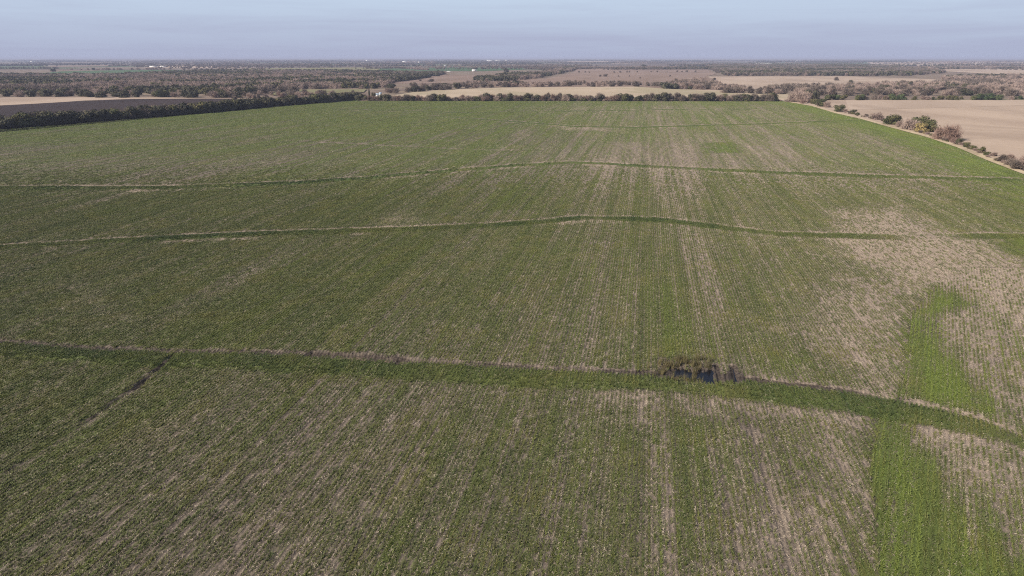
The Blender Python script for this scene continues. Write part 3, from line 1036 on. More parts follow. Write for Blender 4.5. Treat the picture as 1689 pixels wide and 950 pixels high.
def kind(name, mat, n, leaf, twig=0.0, nv=5, rx=3.3, rz=2.1, z0=0.7, lumps=11, bark=None, hollow=0.35, seed=0, stems=3):
    out = []
    for k in range(nv):
        s = seed + 31 * k
        q = random.Random(s)
        rxx, rzz = rx * q.uniform(0.85, 1.15), rz * q.uniform(0.85, 1.15)
        v, f = crown_leaf(s, rxx, rzz, z0, n, leaf, lumps, twig, hollow)
        top = np.percentile(v[:, 2], 99.5)
        v = v * (6.0 / top)
        cm = mesh_np('crown', v, f, mat)
        tv, tf = trunk_mesh(s + 5, rxx, rzz, z0, stems)
        tm = mesh_np('trunk', np.array(tv) * (6.0 / top), tf, bark or M_bark, True)
        out.append((cm, tm))
    KINDS[name] = out


kind('evergreen', M_ever, 1500, 0.27, seed=1)
kind('olive', M_olive, 1500, 0.26, seed=200)
kind('bright', M_bright, 1400, 0.27, seed=400)
kind('gold', M_gold, 1400, 0.25, seed=500, nv=2)
kind('bare', M_twig, 1500, 1.25, twig=0.055, seed=600, hollow=0.1, bark=M_twig, stems=4)
kind('red', M_red, 1500, 1.3, twig=0.055, seed=700, hollow=0.1, bark=M_red, stems=4)
kind('thicket', M_brown, 1700, 0.95, twig=0.085, seed=800, hollow=0.2, stems=4)

NAMES = {'evergreen': 'evergreen_shrub', 'olive': 'olive_shrub', 'bright': 'green_shrub', 'gold': 'golden_shrub',
         'bare': 'bare_shrub', 'red': 'bare_shrub', 'thicket': 'brown_shrub'}
WORDS = {'evergreen': 'dark evergreen shrub', 'olive': 'olive green shrub', 'bright': 'bright green shrub', 'gold': 'golden leaved shrub',
         'bare': 'leafless mauve brown shrub', 'red': 'leafless reddish shrub', 'thicket': 'dense dull brown shrub'}
protos = {}


def plant(kd, x, y, h, label, group=None, wide=1.0, cat=None, z=0.05):
    """first of a kind and variant is built, the others copied with their parts"""
    k = rnd.randrange(len(KINDS[kd]))
    key = (kd, k)
    if key not in protos:
        o = bpy.data.objects.new(NAMES[kd], None)
        o.empty_display_size = 1.0
        link(o)
        link(bpy.data.objects.new('trunk', KINDS[kd][k][1]), o)
        link(bpy.data.objects.new('crown', KINDS[kd][k][0]), o)
        protos[key] = o
    else:
        src = protos[key]
        o = src.copy()
        link(o)
        for ch in list(src.children):
            c = ch.copy()
            link(c, o)
        for kk in ('label', 'category', 'group'):
            if kk in o: del o[kk]
    s = h / 6.0
    o.location = (x, y, z)
    o.rotation_euler = (0, 0, rnd.random() * 6.283)
    q = rnd.uniform(0.85, 1.18)
    o.scale = (s * wide * q, s * wide / q, s)
    tag(o, label, cat or ('tree' if h > 7.5 else 'shrub'), group)
    return o


def pick(table):
    r = rnd.random() * sum(w for _, w in table)
    for k, w in table:
        r -= w
        if r <= 0: return k
    return table[-1][0]


def along(pts, step):
    """points every step metres along a ground polyline"""
    q = PS(pts)
    out, acc = [], 0.0
    for (ax, ay), (bx, by) in zip(q[:-1], q[1:]):
        l_ = math.hypot(bx - ax, by - ay)
        t = acc
        while t < l_:
            out.append((ax + (bx - ax) * t / l_, ay + (by - ay) * t / l_))
            t += step * rnd.uniform(0.75, 1.25)
        acc = t - l_
    return out


def column(x, y):
    return 844.5 + FPX * x / (y * cp + CAM_H * sp)


def hedge(pts, step, table, h0, h1, where, group, jx=1.0, jy=1.0, wide=(0.9, 1.2), z=0.05):
    """where: list of (photo column up to which it holds, words)"""
    for x, y in along(pts, step):
        kd = pick(table)
        h = rnd.uniform(h0, h1)
        size = 'low ' if h < h0 + (h1 - h0) * 0.3 else 'tall ' if h > h0 + (h1 - h0) * 0.72 else ''
        u = column(x, y)
        w = next((t for lim, t in where if u < lim), where[-1][1])
        if kd in ('red', 'bare'): h *= 0.95
        plant(kd, x + rnd.gauss(0, jx), y + rnd.gauss(0, jy), h, size + WORDS[kd] + ' ' + w, group, rnd.uniform(*wide), z=z)


# hedge along the left edge of the field
LH = [(-60, 215), (0, 211), (110, 203), (200, 196), (300, 188.7), (400, 179.8), (445, 174.8), (490, 172), (545, 168), (588, 164.2)]
hedge(LH, 3.6, (('evergreen', 6), ('olive', 3), ('thicket', 1.5)), 4.8, 8.2, [(110, 'in the left hedge close to the left picture edge'), (250, 'in the left hedge before the ploughed field'), (330, 'in the left hedge near its leafless gap'), (460, 'in the left hedge beyond its leafless gap'), (999, 'at the far end of the left hedge')], 'shrubs of the left hedge', 1.0, 1.2, (1.0, 1.35))
hedge([(u + 6, v - 4) for u, v in LH], 9.0, (('olive', 3), ('thicket', 3), ('bare', 2), ('evergreen', 2)), 4.5, 7.0, [(180, 'at the back of the left hedge near the left edge'), (380, 'at the back of the left hedge by the ploughed field'), (999, 'at the back of the far left hedge')], 'shrubs at the back of the left hedge', 1.2, 1.5)
for u, v, h in ((255, 187, 14), (248, 186, 13), (263, 187, 13), (292, 184, 12), (300, 183.5, 12), (308, 182, 11)):
    x, y = P(u, v)
    plant('bare', x, y, h * mpp(v), 'pale leafless shrub showing in a gap of the left hedge', 'leafless shrubs in the left hedge')
# scrub between the left hedge and the woodland
hedge([(395, 163), (450, 161), (500, 160), (560, 159), (600, 158)], 7, (('bare', 5), ('red', 3), ('thicket', 2)), 4, 6.5, [(500, 'in the scrub behind the left hedge'), (999, 'in the scrub just left of the cypress')], 'scrub behind the left hedge', 4, 10)
hedge([(400, 157), (430, 156.5), (460, 156), (500, 157), (560, 156)], 8, (('bare', 5), ('thicket', 3), ('red', 2)), 4, 6.5, [(9999, 'before the narrow olive meadow')], 'scrub before the meadow', 4, 12)
# hedge along the far edge
hedge([(592, 165.6), (690, 166.2), (800, 166.3)], 3.6, (('red', 5), ('thicket', 3), ('olive', 1.5), ('bare', 2), ('evergreen', 1)), 3.6, 6.6, [(660, 'in the far hedge near the white house'), (735, 'in the far hedge before the copse'), (9999, 'in the far hedge at the left straw field')], 'shrubs of the far hedge, left part', 1, 3.5)
hedge([(800, 166.2), (950, 166.2), (1020, 166.3)], 3.7, (('red', 5), ('thicket', 4), ('bare', 2), ('evergreen', 2)), 4.4, 7.6, [(900, 'in the far hedge left of its middle'), (9999, 'in the middle of the far hedge')], 'shrubs of the far hedge, middle part', 1, 3)
hedge([(1020, 166.4), (1150, 166.6), (1288, 166.8)], 4.6, (('thicket', 4), ('evergreen', 4), ('olive', 1), ('bare', 2)), 5.0, 8.2, [(1110, 'in the far hedge right of its middle'), (1210, 'in the dark right part of the far hedge'), (9999, 'in the far hedge near the corner clump')], 'shrubs of the far hedge, right part', 1, 2.5)
hedge([(592, 165.8), (800, 166.4), (1020, 166.5), (1288, 166.9)], 4.2, (('red', 4), ('thicket', 4), ('bare', 3), ('olive', 2)), 1.6, 3.4, [(740, "at the foot of the far hedge's left"), (1050, "at the foot of the far hedge's middle"), (9999, "at the foot of the far hedge's right")], 'low growth at the foot of the far hedge', 1, 1.5, (1.3, 1.9))
# the right boundary, bush by bush: column, row of the foot, height, kind, width factor, what singles it out
for u, v, h, kd, wd, lab in (
    (1306, 168.0, 15, 'bare', 1.0, 'leafless mauve tree at the far right corner of the green field'),
    (1318, 168.6, 20, 'bare', 1.0, 'tallest leafless mauve tree in the corner clump'),
    (1330, 169.6, 18, 'bare', 0.9, 'leafless tree on the right side of the corner clump'),
    (1336, 167.0, 18, 'evergreen', 1.0, 'dark tree standing close behind the leafless corner clump'),
    (1324, 171.0, 8, 'red', 1.0, 'low reddish shrub at the foot of the corner clump'),
    (1341, 171.5, 9, 'olive', 1.0, 'small olive shrub right of the corner clump'),
    (1354, 175.5, 12, 'olive', 1.25, 'broad olive shrub next along the boundary from the corner clump'),
    (1364, 177.0, 10, 'bare', 1.0, 'mauve leafless shrub leaning on the broad olive shrub'),
    (1384, 184.0, 11, 'olive', 1.15, 'round olive shrub standing alone on the right boundary'),
    (1394, 184.5, 4.5, 'red', 1.2, 'low reddish shrub between two olive bushes'),
    (1406, 187.6, 6.5, 'evergreen', 1.2, 'small dark shrub right of the lone round olive one'),
    (1414, 189.6, 4, 'olive', 1.2, 'very low olive shrub beside the small dark one'),
    (1428, 192.4, 4.5, 'thicket', 1.5, 'low brown shrub before the leafless thicket'),
    (1439, 196.0, 5, 'olive', 1.4, 'low olive shrub at the foot of the leafless thicket'),
    (1447, 197.0, 12, 'bare', 1.3, 'pale leafless thicket left of the first large olive bush'),
    (1466, 205.0, 15, 'olive', 1.1, 'left half of the first large olive bush on the boundary'),
    (1476, 205.5, 16, 'olive', 1.1, 'right half of the first large olive bush on the boundary'),
    (1483, 209.0, 10, 'bare', 1.0, 'grey leafless shrub right of the first large olive bush'),
    (1499, 214.0, 19, 'bare', 1.0, 'tall leafless mauve bush left of the golden flecked one'),
    (1516, 213.5, 22, 'olive', 1.0, 'large dark olive bush with a rounded top behind the golden one'),
    (1518, 218.0, 15, 'gold', 1.0, 'golden flecked bush in front of the large olive bush'),
    (1535, 217.5, 19, 'olive', 0.85, 'dark olive bush right of the golden flecked one'),
    (1528, 221.0, 8, 'gold', 1.0, 'low golden bush at the foot of the big bushes'),
    (1552, 230.0, 21, 'red', 0.9, 'tall leafless reddish bush, left stem group'),
    (1566, 231.5, 27, 'red', 0.85, 'tallest leafless reddish bush on the right boundary'),
    (1573, 235.0, 8, 'red', 1.2, 'low reddish shrub at the foot of the tallest reddish bush'),
    (1583, 238.5, 10, 'evergreen', 1.2, 'dark shrub right of the tallest reddish bush'),
    (1594, 241.5, 7, 'olive', 1.3, 'olive shrub next to the dark one below the reddish bush'),
    (1606, 247.0, 7, 'olive', 1.3, 'low yellowish olive shrub on the dry verge'),
    (1619, 252.0, 10, 'olive', 1.2, 'olive shrub left of the brown leafless clump'),
    (1638, 257.5, 7, 'bare', 1.3, 'low leafless shrub in the dry grass of the verge'),
    (1652, 266.5, 12, 'thicket', 1.2, 'brown leafless shrub at the left of the last clump'),
    (1666, 273.0, 12, 'thicket', 1.2, 'dark brown shrub in the middle of the last clump'),
    (1676, 279.0, 15, 'thicket', 1.2, 'nearest dark brown shrub at the right edge of the picture'),
    (1688, 274.0, 19, 'bare', 1.0, 'pale leafless shrub behind the nearest brown one'),
    (1668, 262.0, 9, 'bare', 1.3, 'low pale leafless shrub behind the last clump'),
):
    x, y = P(u, v)
    plant(kd, x, y, h * mpp(v), lab, 'bushes along the right boundary', wd, 'shrub')
hedge([(1395, 186), (1450, 199), (1530, 222), (1600, 246), (1689, 283)], 7, (('bare', 3), ('thicket', 2), ('olive', 2)), 0.8, 1.6, [(1460, 'tiny in the verge below the first large olive bush'), (1560, 'tiny in the verge by the golden bush'), (9999, 'tiny in the verge toward the right picture edge')], 'small shrubs of the right verge', .7, .7, (1.2, 1.6))
# hedge beyond the right stubble field
hedge([(1345, 164), (1400, 164.6), (1500, 164.6), (1600, 164.6), (1740, 164.6)], 6.4, (('olive', 4), ('bright', 2.5), ('thicket', 3), ('bare', 2)), 2.8, 6.0, [(1470, 'at the left of the hedge beyond the stubble field'), (1580, 'in mid hedge beyond the stubble field'), (9999, 'at the right of the hedge beyond the stubble field')], 'shrubs of the hedge beyond the stubble field', 2, 4, (1.0, 1.4))
for u, v, h, wd, lab in ((1474, 164.8, 9.5, 1.2, 'bright green round shrub, most vivid in the hedge beyond the stubble field'),
                         (1418, 164.8, 9, 1.1, 'green shrub at the left of the hedge beyond the stubble field'),
                         (1612, 164.8, 10, 1.1, 'tall green shrub right of the middle of the stubble field hedge'),
                         (1630, 164.8, 10.5, 1.2, 'broad green shrub with a pale neighbour in the stubble field hedge'),
                         (1647, 165, 9, 1.1, 'green shrub toward the right end of the stubble field hedge')):
    x, y = P(u, v)
    plant('bright', x, y, h * mpp(v), lab, 'shrubs of the hedge beyond the stubble field', wd, 'shrub')
# belt of trees behind it
T7 = (('thicket', 7), ('evergreen', 0.7), ('bare', 3.5))
hedge([(1190, 152.5), (1260, 154.5), (1320, 156), (1450, 157.5), (1740, 157.5)], 8.5, T7, 6.5, 9, [(1310, 'at the tree belt front behind the far hedge'), (1500, 'at the tree belt front behind stubble'), (9999, 'at the tree belt front near the right edge')], 'front of the right tree belt', 3, 6, (1.0, 1.4), z=0.0)
hedge([(1300, 152.5), (1450, 153.5), (1740, 153.5)], 9.5, T7, 6.5, 9, [(1500, 'in the mid tree belt left of the stubble centre'), (9999, 'in the mid tree belt near the right edge')], 'middle of the right tree belt', 4, 12, (1.0, 1.4), z=0.0)
hedge([(1330, 149.5), (1450, 148), (1740, 150)], 11, (('bare', 6), ('thicket', 2)), 6, 8.5, [(1500, 'in the pale back belt below the beige field'), (9999, 'in the pale back belt near the right edge')], 'back of the right tree belt', 5, 16, (1.0, 1.4), z=0.0)
# front of the left woodland
hedge([(-60, 160.6), (100, 159), (230, 160), (330, 161), (420, 161)], 9, (('evergreen', 4), ('olive', 2), ('bare', 3), ('thicket', 2)), 5, 8, [(150, 'at the woodland front behind the pale field'), (280, 'at the woodland front where the pale field narrows'), (9999, 'at the woodland front behind the ploughed field')], 'front of the left woodland', 4, 7, (1.0, 1.4), z=0.0)
hedge([(-60, 156.5), (200, 156), (420, 157)], 10, (('evergreen', 5), ('olive', 2), ('bare', 2)), 6, 8.5, [(200, 'just inside the left woodland behind the pale field'), (9999, 'just inside the left woodland behind the ploughed field')], 'second row of the left woodland', 5, 14, (1.0, 1.4), z=0.0)
# woods round the brown field and behind the straw field
hedge([(640, 153), (700, 150), (755, 146)], 11, (('evergreen', 4), ('thicket', 4), ('bare', 2)), 6, 8.5, [(9999, 'in the dark copse left of the straw field')], 'copse left of the straw field', 5, 12, (1.0, 1.4), z=0.0)
hedge([(655, 146.5), (755, 143.5)], 12, (('evergreen', 3), ('thicket', 5), ('bare', 3)), 6, 8.5, [(9999, 'behind the copse left of the straw field')], 'back of the copse left of the straw field', 6, 14, (1.0, 1.4), z=0.0)
hedge([(755, 145.5), (830, 143), (930, 141.6), (1000, 141.8), (1075, 142), (1130, 146), (1230, 148.5)], 12, (('thicket', 6), ('bare', 3), ('red', 1)), 5.5, 8.5, [(900, 'in the treeline behind the left straw field'), (1060, 'in the treeline behind the middle straw field'), (9999, 'in the treeline behind the right straw field')], 'treeline behind the straw field', 5, 9, (1.0, 1.3), z=-0.1)
# lone trees
for u, v, h, kd, wd, lab in (
    (834, 119, 7.5, 'evergreen', 0.9, 'round dark tree alone before the distant green field'),
    (1403, 141, 9, 'evergreen', 0.75, 'dark green tree standing above the right tree belt'),
    (1379, 132.6, 6, 'thicket', 1.5, 'brown tree at the left end of the beige field'),
    (711, 134.5, 5, 'thicket', 1.5, 'dark bush alone in the sloping brown field'),
    (693, 133.4, 2.6, 'thicket', 1.3, 'small dark bush alone in the sloping brown field'),
    (990, 126, 3.2, 'thicket', 1.3, 'left one of two dark bushes in the brown pasture'),
    (999, 126, 4.2, 'thicket', 1.4, 'right and larger one of two dark bushes in the brown pasture'),
    (1062, 111, 4.5, 'evergreen', 1.6, 'dark tree clump on the far edge of the brown pasture'),
    (1178, 131.5, 3.6, 'thicket', 1.5, 'dark bush beside the beige field on the right of the pasture'),
    (88, 118, 5, 'evergreen', 1.4, 'dark tree alone at the far green field on the left'),
    (154, 115.4, 3.6, 'evergreen', 1.3, 'small dark tree alone beyond the far green field'),
    (30, 123, 3.4, 'thicket', 2.0, 'brown bushes in the far green field at the left'),
):
    x, y = P(u, v)
    plant(kd, x, y, h * mpp(v), lab, None, wd, 'tree', z=-0.3)
for u, v in ((1013, 119.6), (1023, 119.4), (1034, 119.2), (1038, 119.2), (1051, 119), (1074, 118.8), (1084, 118.8), (1100, 118.6), (1117, 118.6), (1125, 118.8), (1133, 118.6), (1147, 119),
             (1020, 126), (1038, 126), (1105, 126), (1056, 129), (955, 119.5), (965, 119.4), (972, 119.6)):
    x, y = P(u, v)
    plant('thicket', x, y, rnd.uniform(1.8, 3.2) * mpp(v), 'one of the small dark bushes dotted over the brown pasture', 'bushes dotted over the pasture', rnd.uniform(0.8, 1.3), 'shrub', z=-0.3)
# cypress by the house
rs_ = np.random.RandomState(91)
n = 1500
zz = rs_.rand(n) ** 1.1
ra = 0.95 * np.sin(np.clip(zz * 0.93 + 0.07, 0, 1) * math.pi) ** 0.6 * (1.05 - 0.55 * zz) * (0.55 + 0.5 * rs_.rand(n))
aa = rs_.rand(n) * 6.283
ctr = np.stack([np.cos(aa) * ra, np.sin(aa) * ra, 0.3 + zz * 9.7], 1)
up = np.stack([np.cos(aa) * 0.25, np.sin(aa) * 0.25, np.ones(n)], 1) * 0.55
sd = np.stack([-np.sin(aa), np.cos(aa), np.zeros(n)], 1) * 0.16
V = np.stack([ctr - sd, ctr + sd, ctr + up], 1).reshape(-1, 3)
x, y = P(609.5, 163)
o = link(bpy.data.objects.new('cypress_tree', None))
o.location = (x, y, 0.05)
o.scale = (1.15, 1.15, 1.02)
tag(o, 'tall narrow dark cypress beside the small white house', 'tree')
tv, tf = tube([(0, 0, -.2), (0, 0, 3), (0, 0, 8)], [0.2, 0.15, 0.04])
link(bpy.data.objects.new('trunk', mesh_np('trunk', tv, tf, M_bark)), o)
link(bpy.data.objects.new('crown', mesh_np('crown', V, np.arange(n * 3).reshape(-1, 3), M_ever)), o)
x, y = P(616, 163.5)
plant('evergreen', x, y, 10.5 * mpp(163.5), 'dark bushy tree between the cypress and the white house', None, 0.8, 'tree')

# farther woods: one object each, many trees
lod = {}
for nm, mat, n, leaf, tw in (('evergreen', M_ever, 380, 0.55, 0), ('olive', M_olive, 380, 0.52, 0), ('bare', M_twig, 420, 1.5, 0.13), ('thicket', M_brown, 420, 1.2, 0.17)):
    row = []
    for k in range(4):
        v, f = crown_leaf(900 + k * 7 + n, 3.3, 2.1, 0.9, n, leaf, 7, tw, 0.3)
        v = v * (6.0 / np.percentile(v[:, 2], 99.5))
        tv, tf = tube([(0, 0, -0.5), (0.1, 0, 1.6), (0.2, 0.1, 3.6)], [0.22, 0.16, 0.06], 4)
        if f.shape[1] == 3:
            tf = [t for q in tf for t in ((q[0], q[1], q[2]), (q[0], q[2], q[3]))]
        row.append(mesh_np('piece', np.concatenate([v, np.array(tv)]), np.concatenate([f, np.array(tf) + len(v)]), mat))
    lod[nm] = row
LODK = ['evergreen', 'olive', 'bare', 'thicket']
LODM = [m for k in LODK for m in lod[k]]


def wood(polys, dens, table, label, h0=5.0, h1=8.0, clump=0.007, thin=0.25, seed=1, z=-0.5, sc_far=True):
    """trees filling ground polygons; table: weights of evergreen, olive, bare, thicket; clumps of kinds follow noise"""
    rs = np.random.RandomState(seed)
    PX, VI, SC = [], [], []
    for pl in polys:
        q = PS(pl)
        lo, hi = q.min(0), q.max(0)
        n = int((hi[0] - lo[0]) * (hi[1] - lo[1]) * dens)
        p = lo + rs.rand(n, 2) * (hi - lo)
        p = p[poly_sd(p[:, 0], p[:, 1], q) + 24 * (fbm(p[:, 0] * 0.02, p[:, 1] * 0.02, seed + 2) - 0.5) > 0]
        p = p[fbm(p[:, 0] * 0.015, p[:, 1] * 0.015, seed + 4) > thin]
        e = fbm(p[:, 0] * clump, p[:, 1] * clump, seed + 9, 4) + rs.normal(0, 0.05, len(p))
        cut = np.cumsum(table) / sum(table)
        rank = np.argsort(np.argsort(e)) / max(1, len(p))
        kd = np.searchsorted(cut, rank)
        PX.append(np.concatenate([p, np.full((len(p), 1), z)], 1))
        VI.append(np.clip(kd, 0, 3) * 4 + rs.randint(0, 4, len(p)))
        SC.append((h0 + (h1 - h0) * rs.rand(len(p))) / 6.0)
    PX, VI, SC = np.concatenate(PX), np.concatenate(VI), np.concatenate(SC)
    scatter('woodland', PX, rs.rand(len(PX)) * 6.28, SC, VI, LODM, label)


wood([[(-400, 153.5), (420, 154.5), (500, 150.5), (440, 148), (560, 146), (625, 146), (650, 138), (560, 128), (300, 126), (-400, 128)]], 0.011, (2.2, 1, 6, 1.5),
     'leafless mauve and evergreen woodland on the left beyond the ploughed field', 5.5, 8.5, seed=11, thin=0.18)
wood([[(-400, 128.5), (300, 126.5), (560, 129), (640, 134), (690, 127), (730, 121), (640, 119.6), (560, 117.6), (420, 117.6), (330, 118.2), (250, 121.5), (200, 124), (-400, 126.5)]], 0.0075, (5, 2, 4, 3),
     'greyish back of the woodland on the left', 5.5, 8.5, seed=13, thin=0.1)
wood([[(615, 137), (640, 138), (700, 129), (735, 122), (722, 121), (660, 127)]], 0.014, (6, 0, 1, 2), 'dark row of trees slanting up to the brown field', 6, 9, seed=15, thin=0.0)
wood([[(800, 137), (780, 131), (840, 124), (900, 120), (940, 110.5), (954, 110.5), (945, 117), (900, 126), (870, 131), (830, 133)],
      [(812, 131), (875, 131), (870, 127), (850, 125), (812, 126)]], 0.007, (5, 1, 3, 4), 'dark wood before the brown pasture', 6, 9, seed=17, thin=0.2)
wood([[(755, 143), (1010, 140.5), (1075, 141), (1010, 137.5), (830, 138), (770, 136)]], 0.006, (1, 0, 5, 4), 'leafless scrub behind the straw field', 4, 7.5, seed=19, thin=0.42)
wood([[(1165, 111), (1170, 108.2), (1250, 106.5), (1400, 106.5), (1460, 109), (1500, 112), (1560, 120), (1500, 124.5), (1380, 124.8), (1200, 124.8), (1185, 120)]], 0.0065, (3, 0.5, 1, 6),
     'long grey wood across the right of the plain', 6, 9, seed=21, thin=0.0)
wood([[(1080, 146), (1130, 133), (1160, 132), (1180, 140), (1240, 146), (1230, 148.4), (1160, 148)]], 0.009, (0.5, 0, 5, 3), 'leafless scrub at the right corner of the pasture', 4.5, 8, seed=23, thin=0.3)
wood([[(1230, 148), (1300, 145), (1400, 142.5), (1540, 138), (1610, 135), (1800, 132), (1800, 149), (1450, 148), (1330, 150)]], 0.0075, (0.6, 0, 6, 3), 'pale leafless woodland behind the right tree belt', 5, 8.5, seed=25, thin=0.25)
wood([[(1540, 130), (1600, 126), (1800, 124), (1800, 131), (1640, 133)], [(1470, 113), (1560, 111.5), (1800, 110), (1800, 111), (1600, 113), (1540, 115)]], 0.007, (2, 0, 4, 4), 'grey woods at the right beyond the beige field', 5, 8, seed=27, thin=0.3)
# treelines out on the plain
rs_ = np.random.RandomState(303)
PX, VI, SC = [], [], []
for i in range(230):
    d = 2500 * (9.5 / 2.5) ** rs_.rand() * (1.0 if i % 3 else 1.4)
    xx = (rs_.rand() - 0.5) * 2.0 * d
    ln = rs_.uniform(150, 900) * (d / 3000) ** 0.6
    a = 0.25 + (0 if rs_.rand() < 0.75 else math.pi / 2) + rs_.normal(0, 0.12)
    u_, v_ = 844.5 + FPX * xx / (d * cp), 97 + CAM_H * FPX / d * 1.1
    n = int(ln / 9)
    thick = rs_.choice([3, 3, 8, 24])
    n = int(n * (1 if thick < 5 else 1.6 if thick < 20 else 3))
    t = (rs_.rand(n) - 0.5) * ln
    px = xx + np.cos(a) * t + rs_.normal(0, thick, n)
    py = d + np.sin(a) * t + rs_.normal(0, thick, n)
    k = py > 2350
    px, py = px[k], py[k]
    PX.append(np.stack([px, py, np.full(len(px), -0.6)], 1))
    kd = rs_.choice([0, 2, 3, 3])
    VI.append(kd * 4 + rs_.randint(0, 4, len(px)))
    SC.append(rs_.uniform(0.8, 1.5, len(px)) * (1.25 if d > 6000 else 1.0))
PX = np.concatenate(PX)
scatter('far_treelines', PX, rs_.rand(len(PX)) * 6.28, np.concatenate(SC), np.concatenate(VI), LODM, 'bluish treelines scattered over the plain out to the horizon')


# ------------------------------------------------------------------ buildings
def box(x0, x1, y0, y1, z0, z1):
    v = [(x, y, z) for z in (z0, z1) for y in (y0, y1) for x in (x0, x1)]
    return v, [(0, 2, 3, 1), (4, 5, 7, 6), (0, 1, 5, 4), (2, 6, 7, 3), (0, 4, 6, 2), (1, 3, 7, 5)]


def part(name, boxes, mat, parent):
    V, F = [], []
    for b in boxes:
        v, f = box(*b)
        F += [tuple(i + len(V) for i in q) for q in f]
        V += v
    return link(bpy.data.objects.new(name, mesh_np(name, V, F, mat)), parent)


def gable(w, d, z0, rise, over, mat, parent, th=0.12):
    hw, hd = w / 2 + over, d / 2 + over
    V = [(-hw, -hd, z0), (hw, -hd, z0), (hw, 0, z0 + rise), (-hw, 0, z0 + rise), (-hw, hd, z0), (hw, hd, z0)]
    V += [(a, b, c + th) for a, b, c in V]
    F = [(0, 1, 2, 3), (3, 2, 5, 4), (6, 9, 8, 7), (9, 10, 11, 8), (0, 6, 7, 1), (4, 5, 11, 10), (0, 3, 9, 6), (3, 4, 10, 9), (1, 7, 8, 2), (2, 8, 11, 5)]
    return link(bpy.data.objects.new('roof', mesh_np('roof', V, F, mat)), parent)


def building(name, u, v, w, d, h, label, cat, roof=M_roof, walls=M_white, rise=None, rot=0.1, openings=(), z=-0.4):
    x, y = P(u, v)
    o = link(bpy.data.objects.new(name, None))
    o.location = (x, y + d / 2, z)
    o.rotation_euler = (0, 0, rot)
    tag(o, label, cat)
    part('wall', [(-w / 2, w / 2, -d / 2, d / 2, -0.3, h)], walls, o)
    rise = h * 0.22 if rise is None else rise
    # gable ends
    V = [(-w / 2 + .02, -d / 2, h), (-w / 2 + .02, d / 2, h), (-w / 2 + .02, 0, h + rise - 0.05), (w / 2 - .02, -d / 2, h), (w / 2 - .02, d / 2, h), (w / 2 - .02, 0, h + rise - 0.05)]
    link(bpy.data.objects.new('gable', mesh_np('gable', V, [(0, 1, 2), (3, 5, 4)], walls)), o)
    gable(w, d, h + 0.02, rise, 0.3, roof, o)
    for nm, cx, zb, ww, hh in openings:
        part(nm, [(cx - ww / 2, cx + ww / 2, -d / 2 - 0.06, -d / 2 + 0.05, zb, zb + hh)], M_dark, o)
    return o


building('farm_house', 622.5, 161.5, 4.2, 5, 3.4, 'small white house with blue grey roof behind the far hedge near the cypress', 'house', M_blue, rot=0.25, z=0.05,
         openings=(('door', -0.9, 0, 0.9, 2.1), ('window', 0.9, 1.0, 0.9, 1.0)))
building('water_tank_hut', 627.5, 161.5, 2.2, 2.4, 4.3, 'narrow white hut joined close to the small white house', 'hut', M_blue, rot=0.25, z=0.05, openings=(('window', 0, 2.4, 0.8, 0.9),))
building('white_shed', 782, 117.4, 13.5, 9, 4.2, 'bright white shed standing before the distant green field', 'shed', M_silo, rot=0.05,
         openings=(('door', 3.5, 0, 2.6, 2.8), ('window', -2.5, 1.2, 1.4, 1.2)))
for u, v, w, d, h, lab in ((667, 102.6, 36, 14, 7, 'leftmost pale barn of the distant farm left of the white shed'),
                           (678, 102.4, 26, 14, 6, 'second pale barn of the distant farm left of the white shed'),
                           (685, 102.6, 20, 14, 7, 'third pale barn of the distant farm left of the white shed'),
                           (691, 103.2, 18, 12, 6, 'rightmost pale barn of the distant farm left of the white shed')):
    building('barn', u, v, w, d, h, lab, 'barn', rot=0.02)['group'] = 'pale barns of the distant farm'
for u, v, w, h, lab in ((809, 100.6, 85, 9, 'long white poultry barn on the horizon, left one'), (823, 100.6, 85, 9, 'long white poultry barn on the horizon, middle one'),
                        (835, 100.5, 30, 9, 'short white poultry barn on the horizon at the right of its row')):
    building('long_barn', u, v, w, 16, h, lab, 'barn', rot=0.0)['group'] = 'white barns on the horizon'
building('farm_house', 52, 102.6, 20, 12, 7, 'white farmhouse near the horizon at the far left', 'house', M_roof)
building('farm_house', 605, 100.6, 24, 12, 9, 'white farmhouse near the horizon by a clump of dark trees', 'house', M_roof)
building('farm_house', 734, 110.2, 9, 8, 5, 'small pale house beyond the distant green field', 'house', M_roof)
building('farm_house', 23, 122.6, 5, 5, 3.2, 'tiny white house at the edge of the far green field', 'house', M_roof)
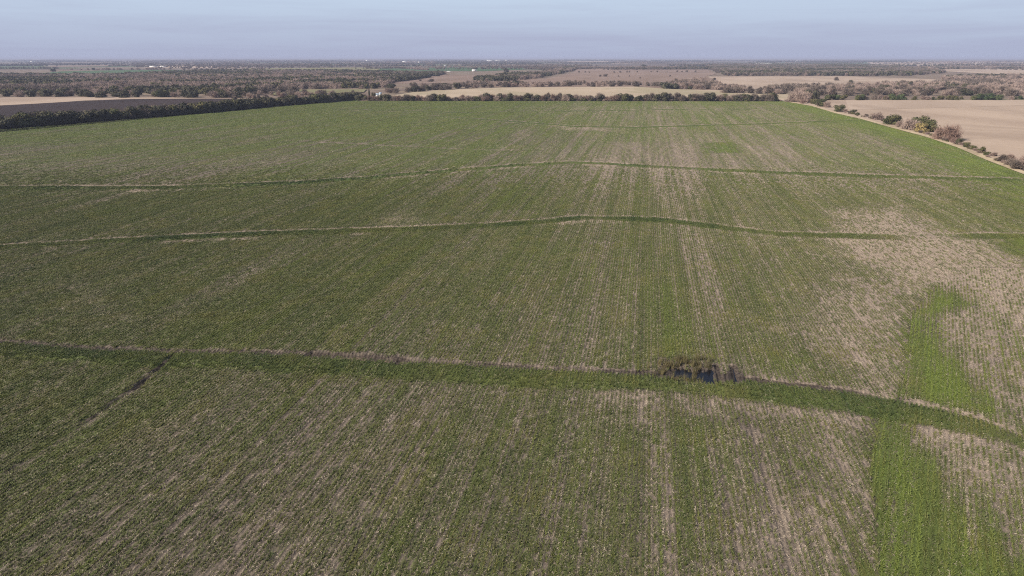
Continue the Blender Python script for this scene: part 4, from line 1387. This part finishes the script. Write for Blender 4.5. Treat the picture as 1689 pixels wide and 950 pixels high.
for u, v, w, lab in ((252, 110.6, 28, 'left white barn on the pale field near the horizon'), (268, 110.6, 22, 'right white barn on the pale field near the horizon')):
    building('barn', u, v, w, 12, 4, lab, 'barn', M_silo)['group'] = 'white barns on the pale field'


def silo_bag(u, v, length, r, label):
    x, y = P(u, v)
    V, F = [], []
    n = 12
    for i in range(n + 1):
        f = i / n
        rr = r * min(1.0, 0.25 + 3.2 * min(f, 1 - f) ** 0.7)
        for k in range(9):
            a = math.pi * k / 8
            V.append((length * (f - 0.5), math.cos(a) * rr, math.sin(a) * rr * (1 + 0.03 * ((i * 7 + k) % 3))))
        if i:
            for k in range(8):
                b0, b1 = (i - 1) * 9 + k, i * 9 + k
                F.append((b0, b1, b1 + 1, b0 + 1))
    o = link(bpy.data.objects.new('silo_bag', mesh_np('silo_bag', V, F, M_silo, True)))
    o.location = (x, y, -0.5)
    return tag(o, label, 'silo bag')


silo_bag(1259, 104.4, 118, 2.6, 'long white silo bag lying behind the long grey wood')
silo_bag(1319, 100.8, 95, 4.5, 'white silo bag near the horizon behind the grey wood')
silo_bag(1400, 101.3, 90, 4.0, 'white silo bag beside the distant green field at the right')
silo_bag(861, 112.0, 16, 1.3, 'short white silo bag at the right end of the green field')
silo_bag(740, 117.6, 12, 1.2, 'short pale silo bag left of the white shed')

# ------------------------------------------------------------------ haze over the plain
hz = 42000.0
V, F = box(-hz, hz, -4000, hz, -2.0, 44.0)
hm = bpy.data.materials.new('pale_haze')
hm.use_nodes = True
ht = hm.node_tree
ht.nodes.clear()
ho = nd(ht, 'ShaderNodeOutputMaterial')
hv = nd(ht, 'ShaderNodeVolumePrincipled')
hv.inputs['Color'].default_value = (0.52, 0.57, 0.78, 1)
hv.inputs['Density'].default_value = 1.05e-4
hv.inputs['Anisotropy'].default_value = 0.0
ht.links.new(hv.outputs[0], ho.inputs['Volume'])
tag(link(bpy.data.objects.new('haze', mesh_np('haze', V, F, hm))), 'thin bluish haze over the plain', None, None, 'stuff')
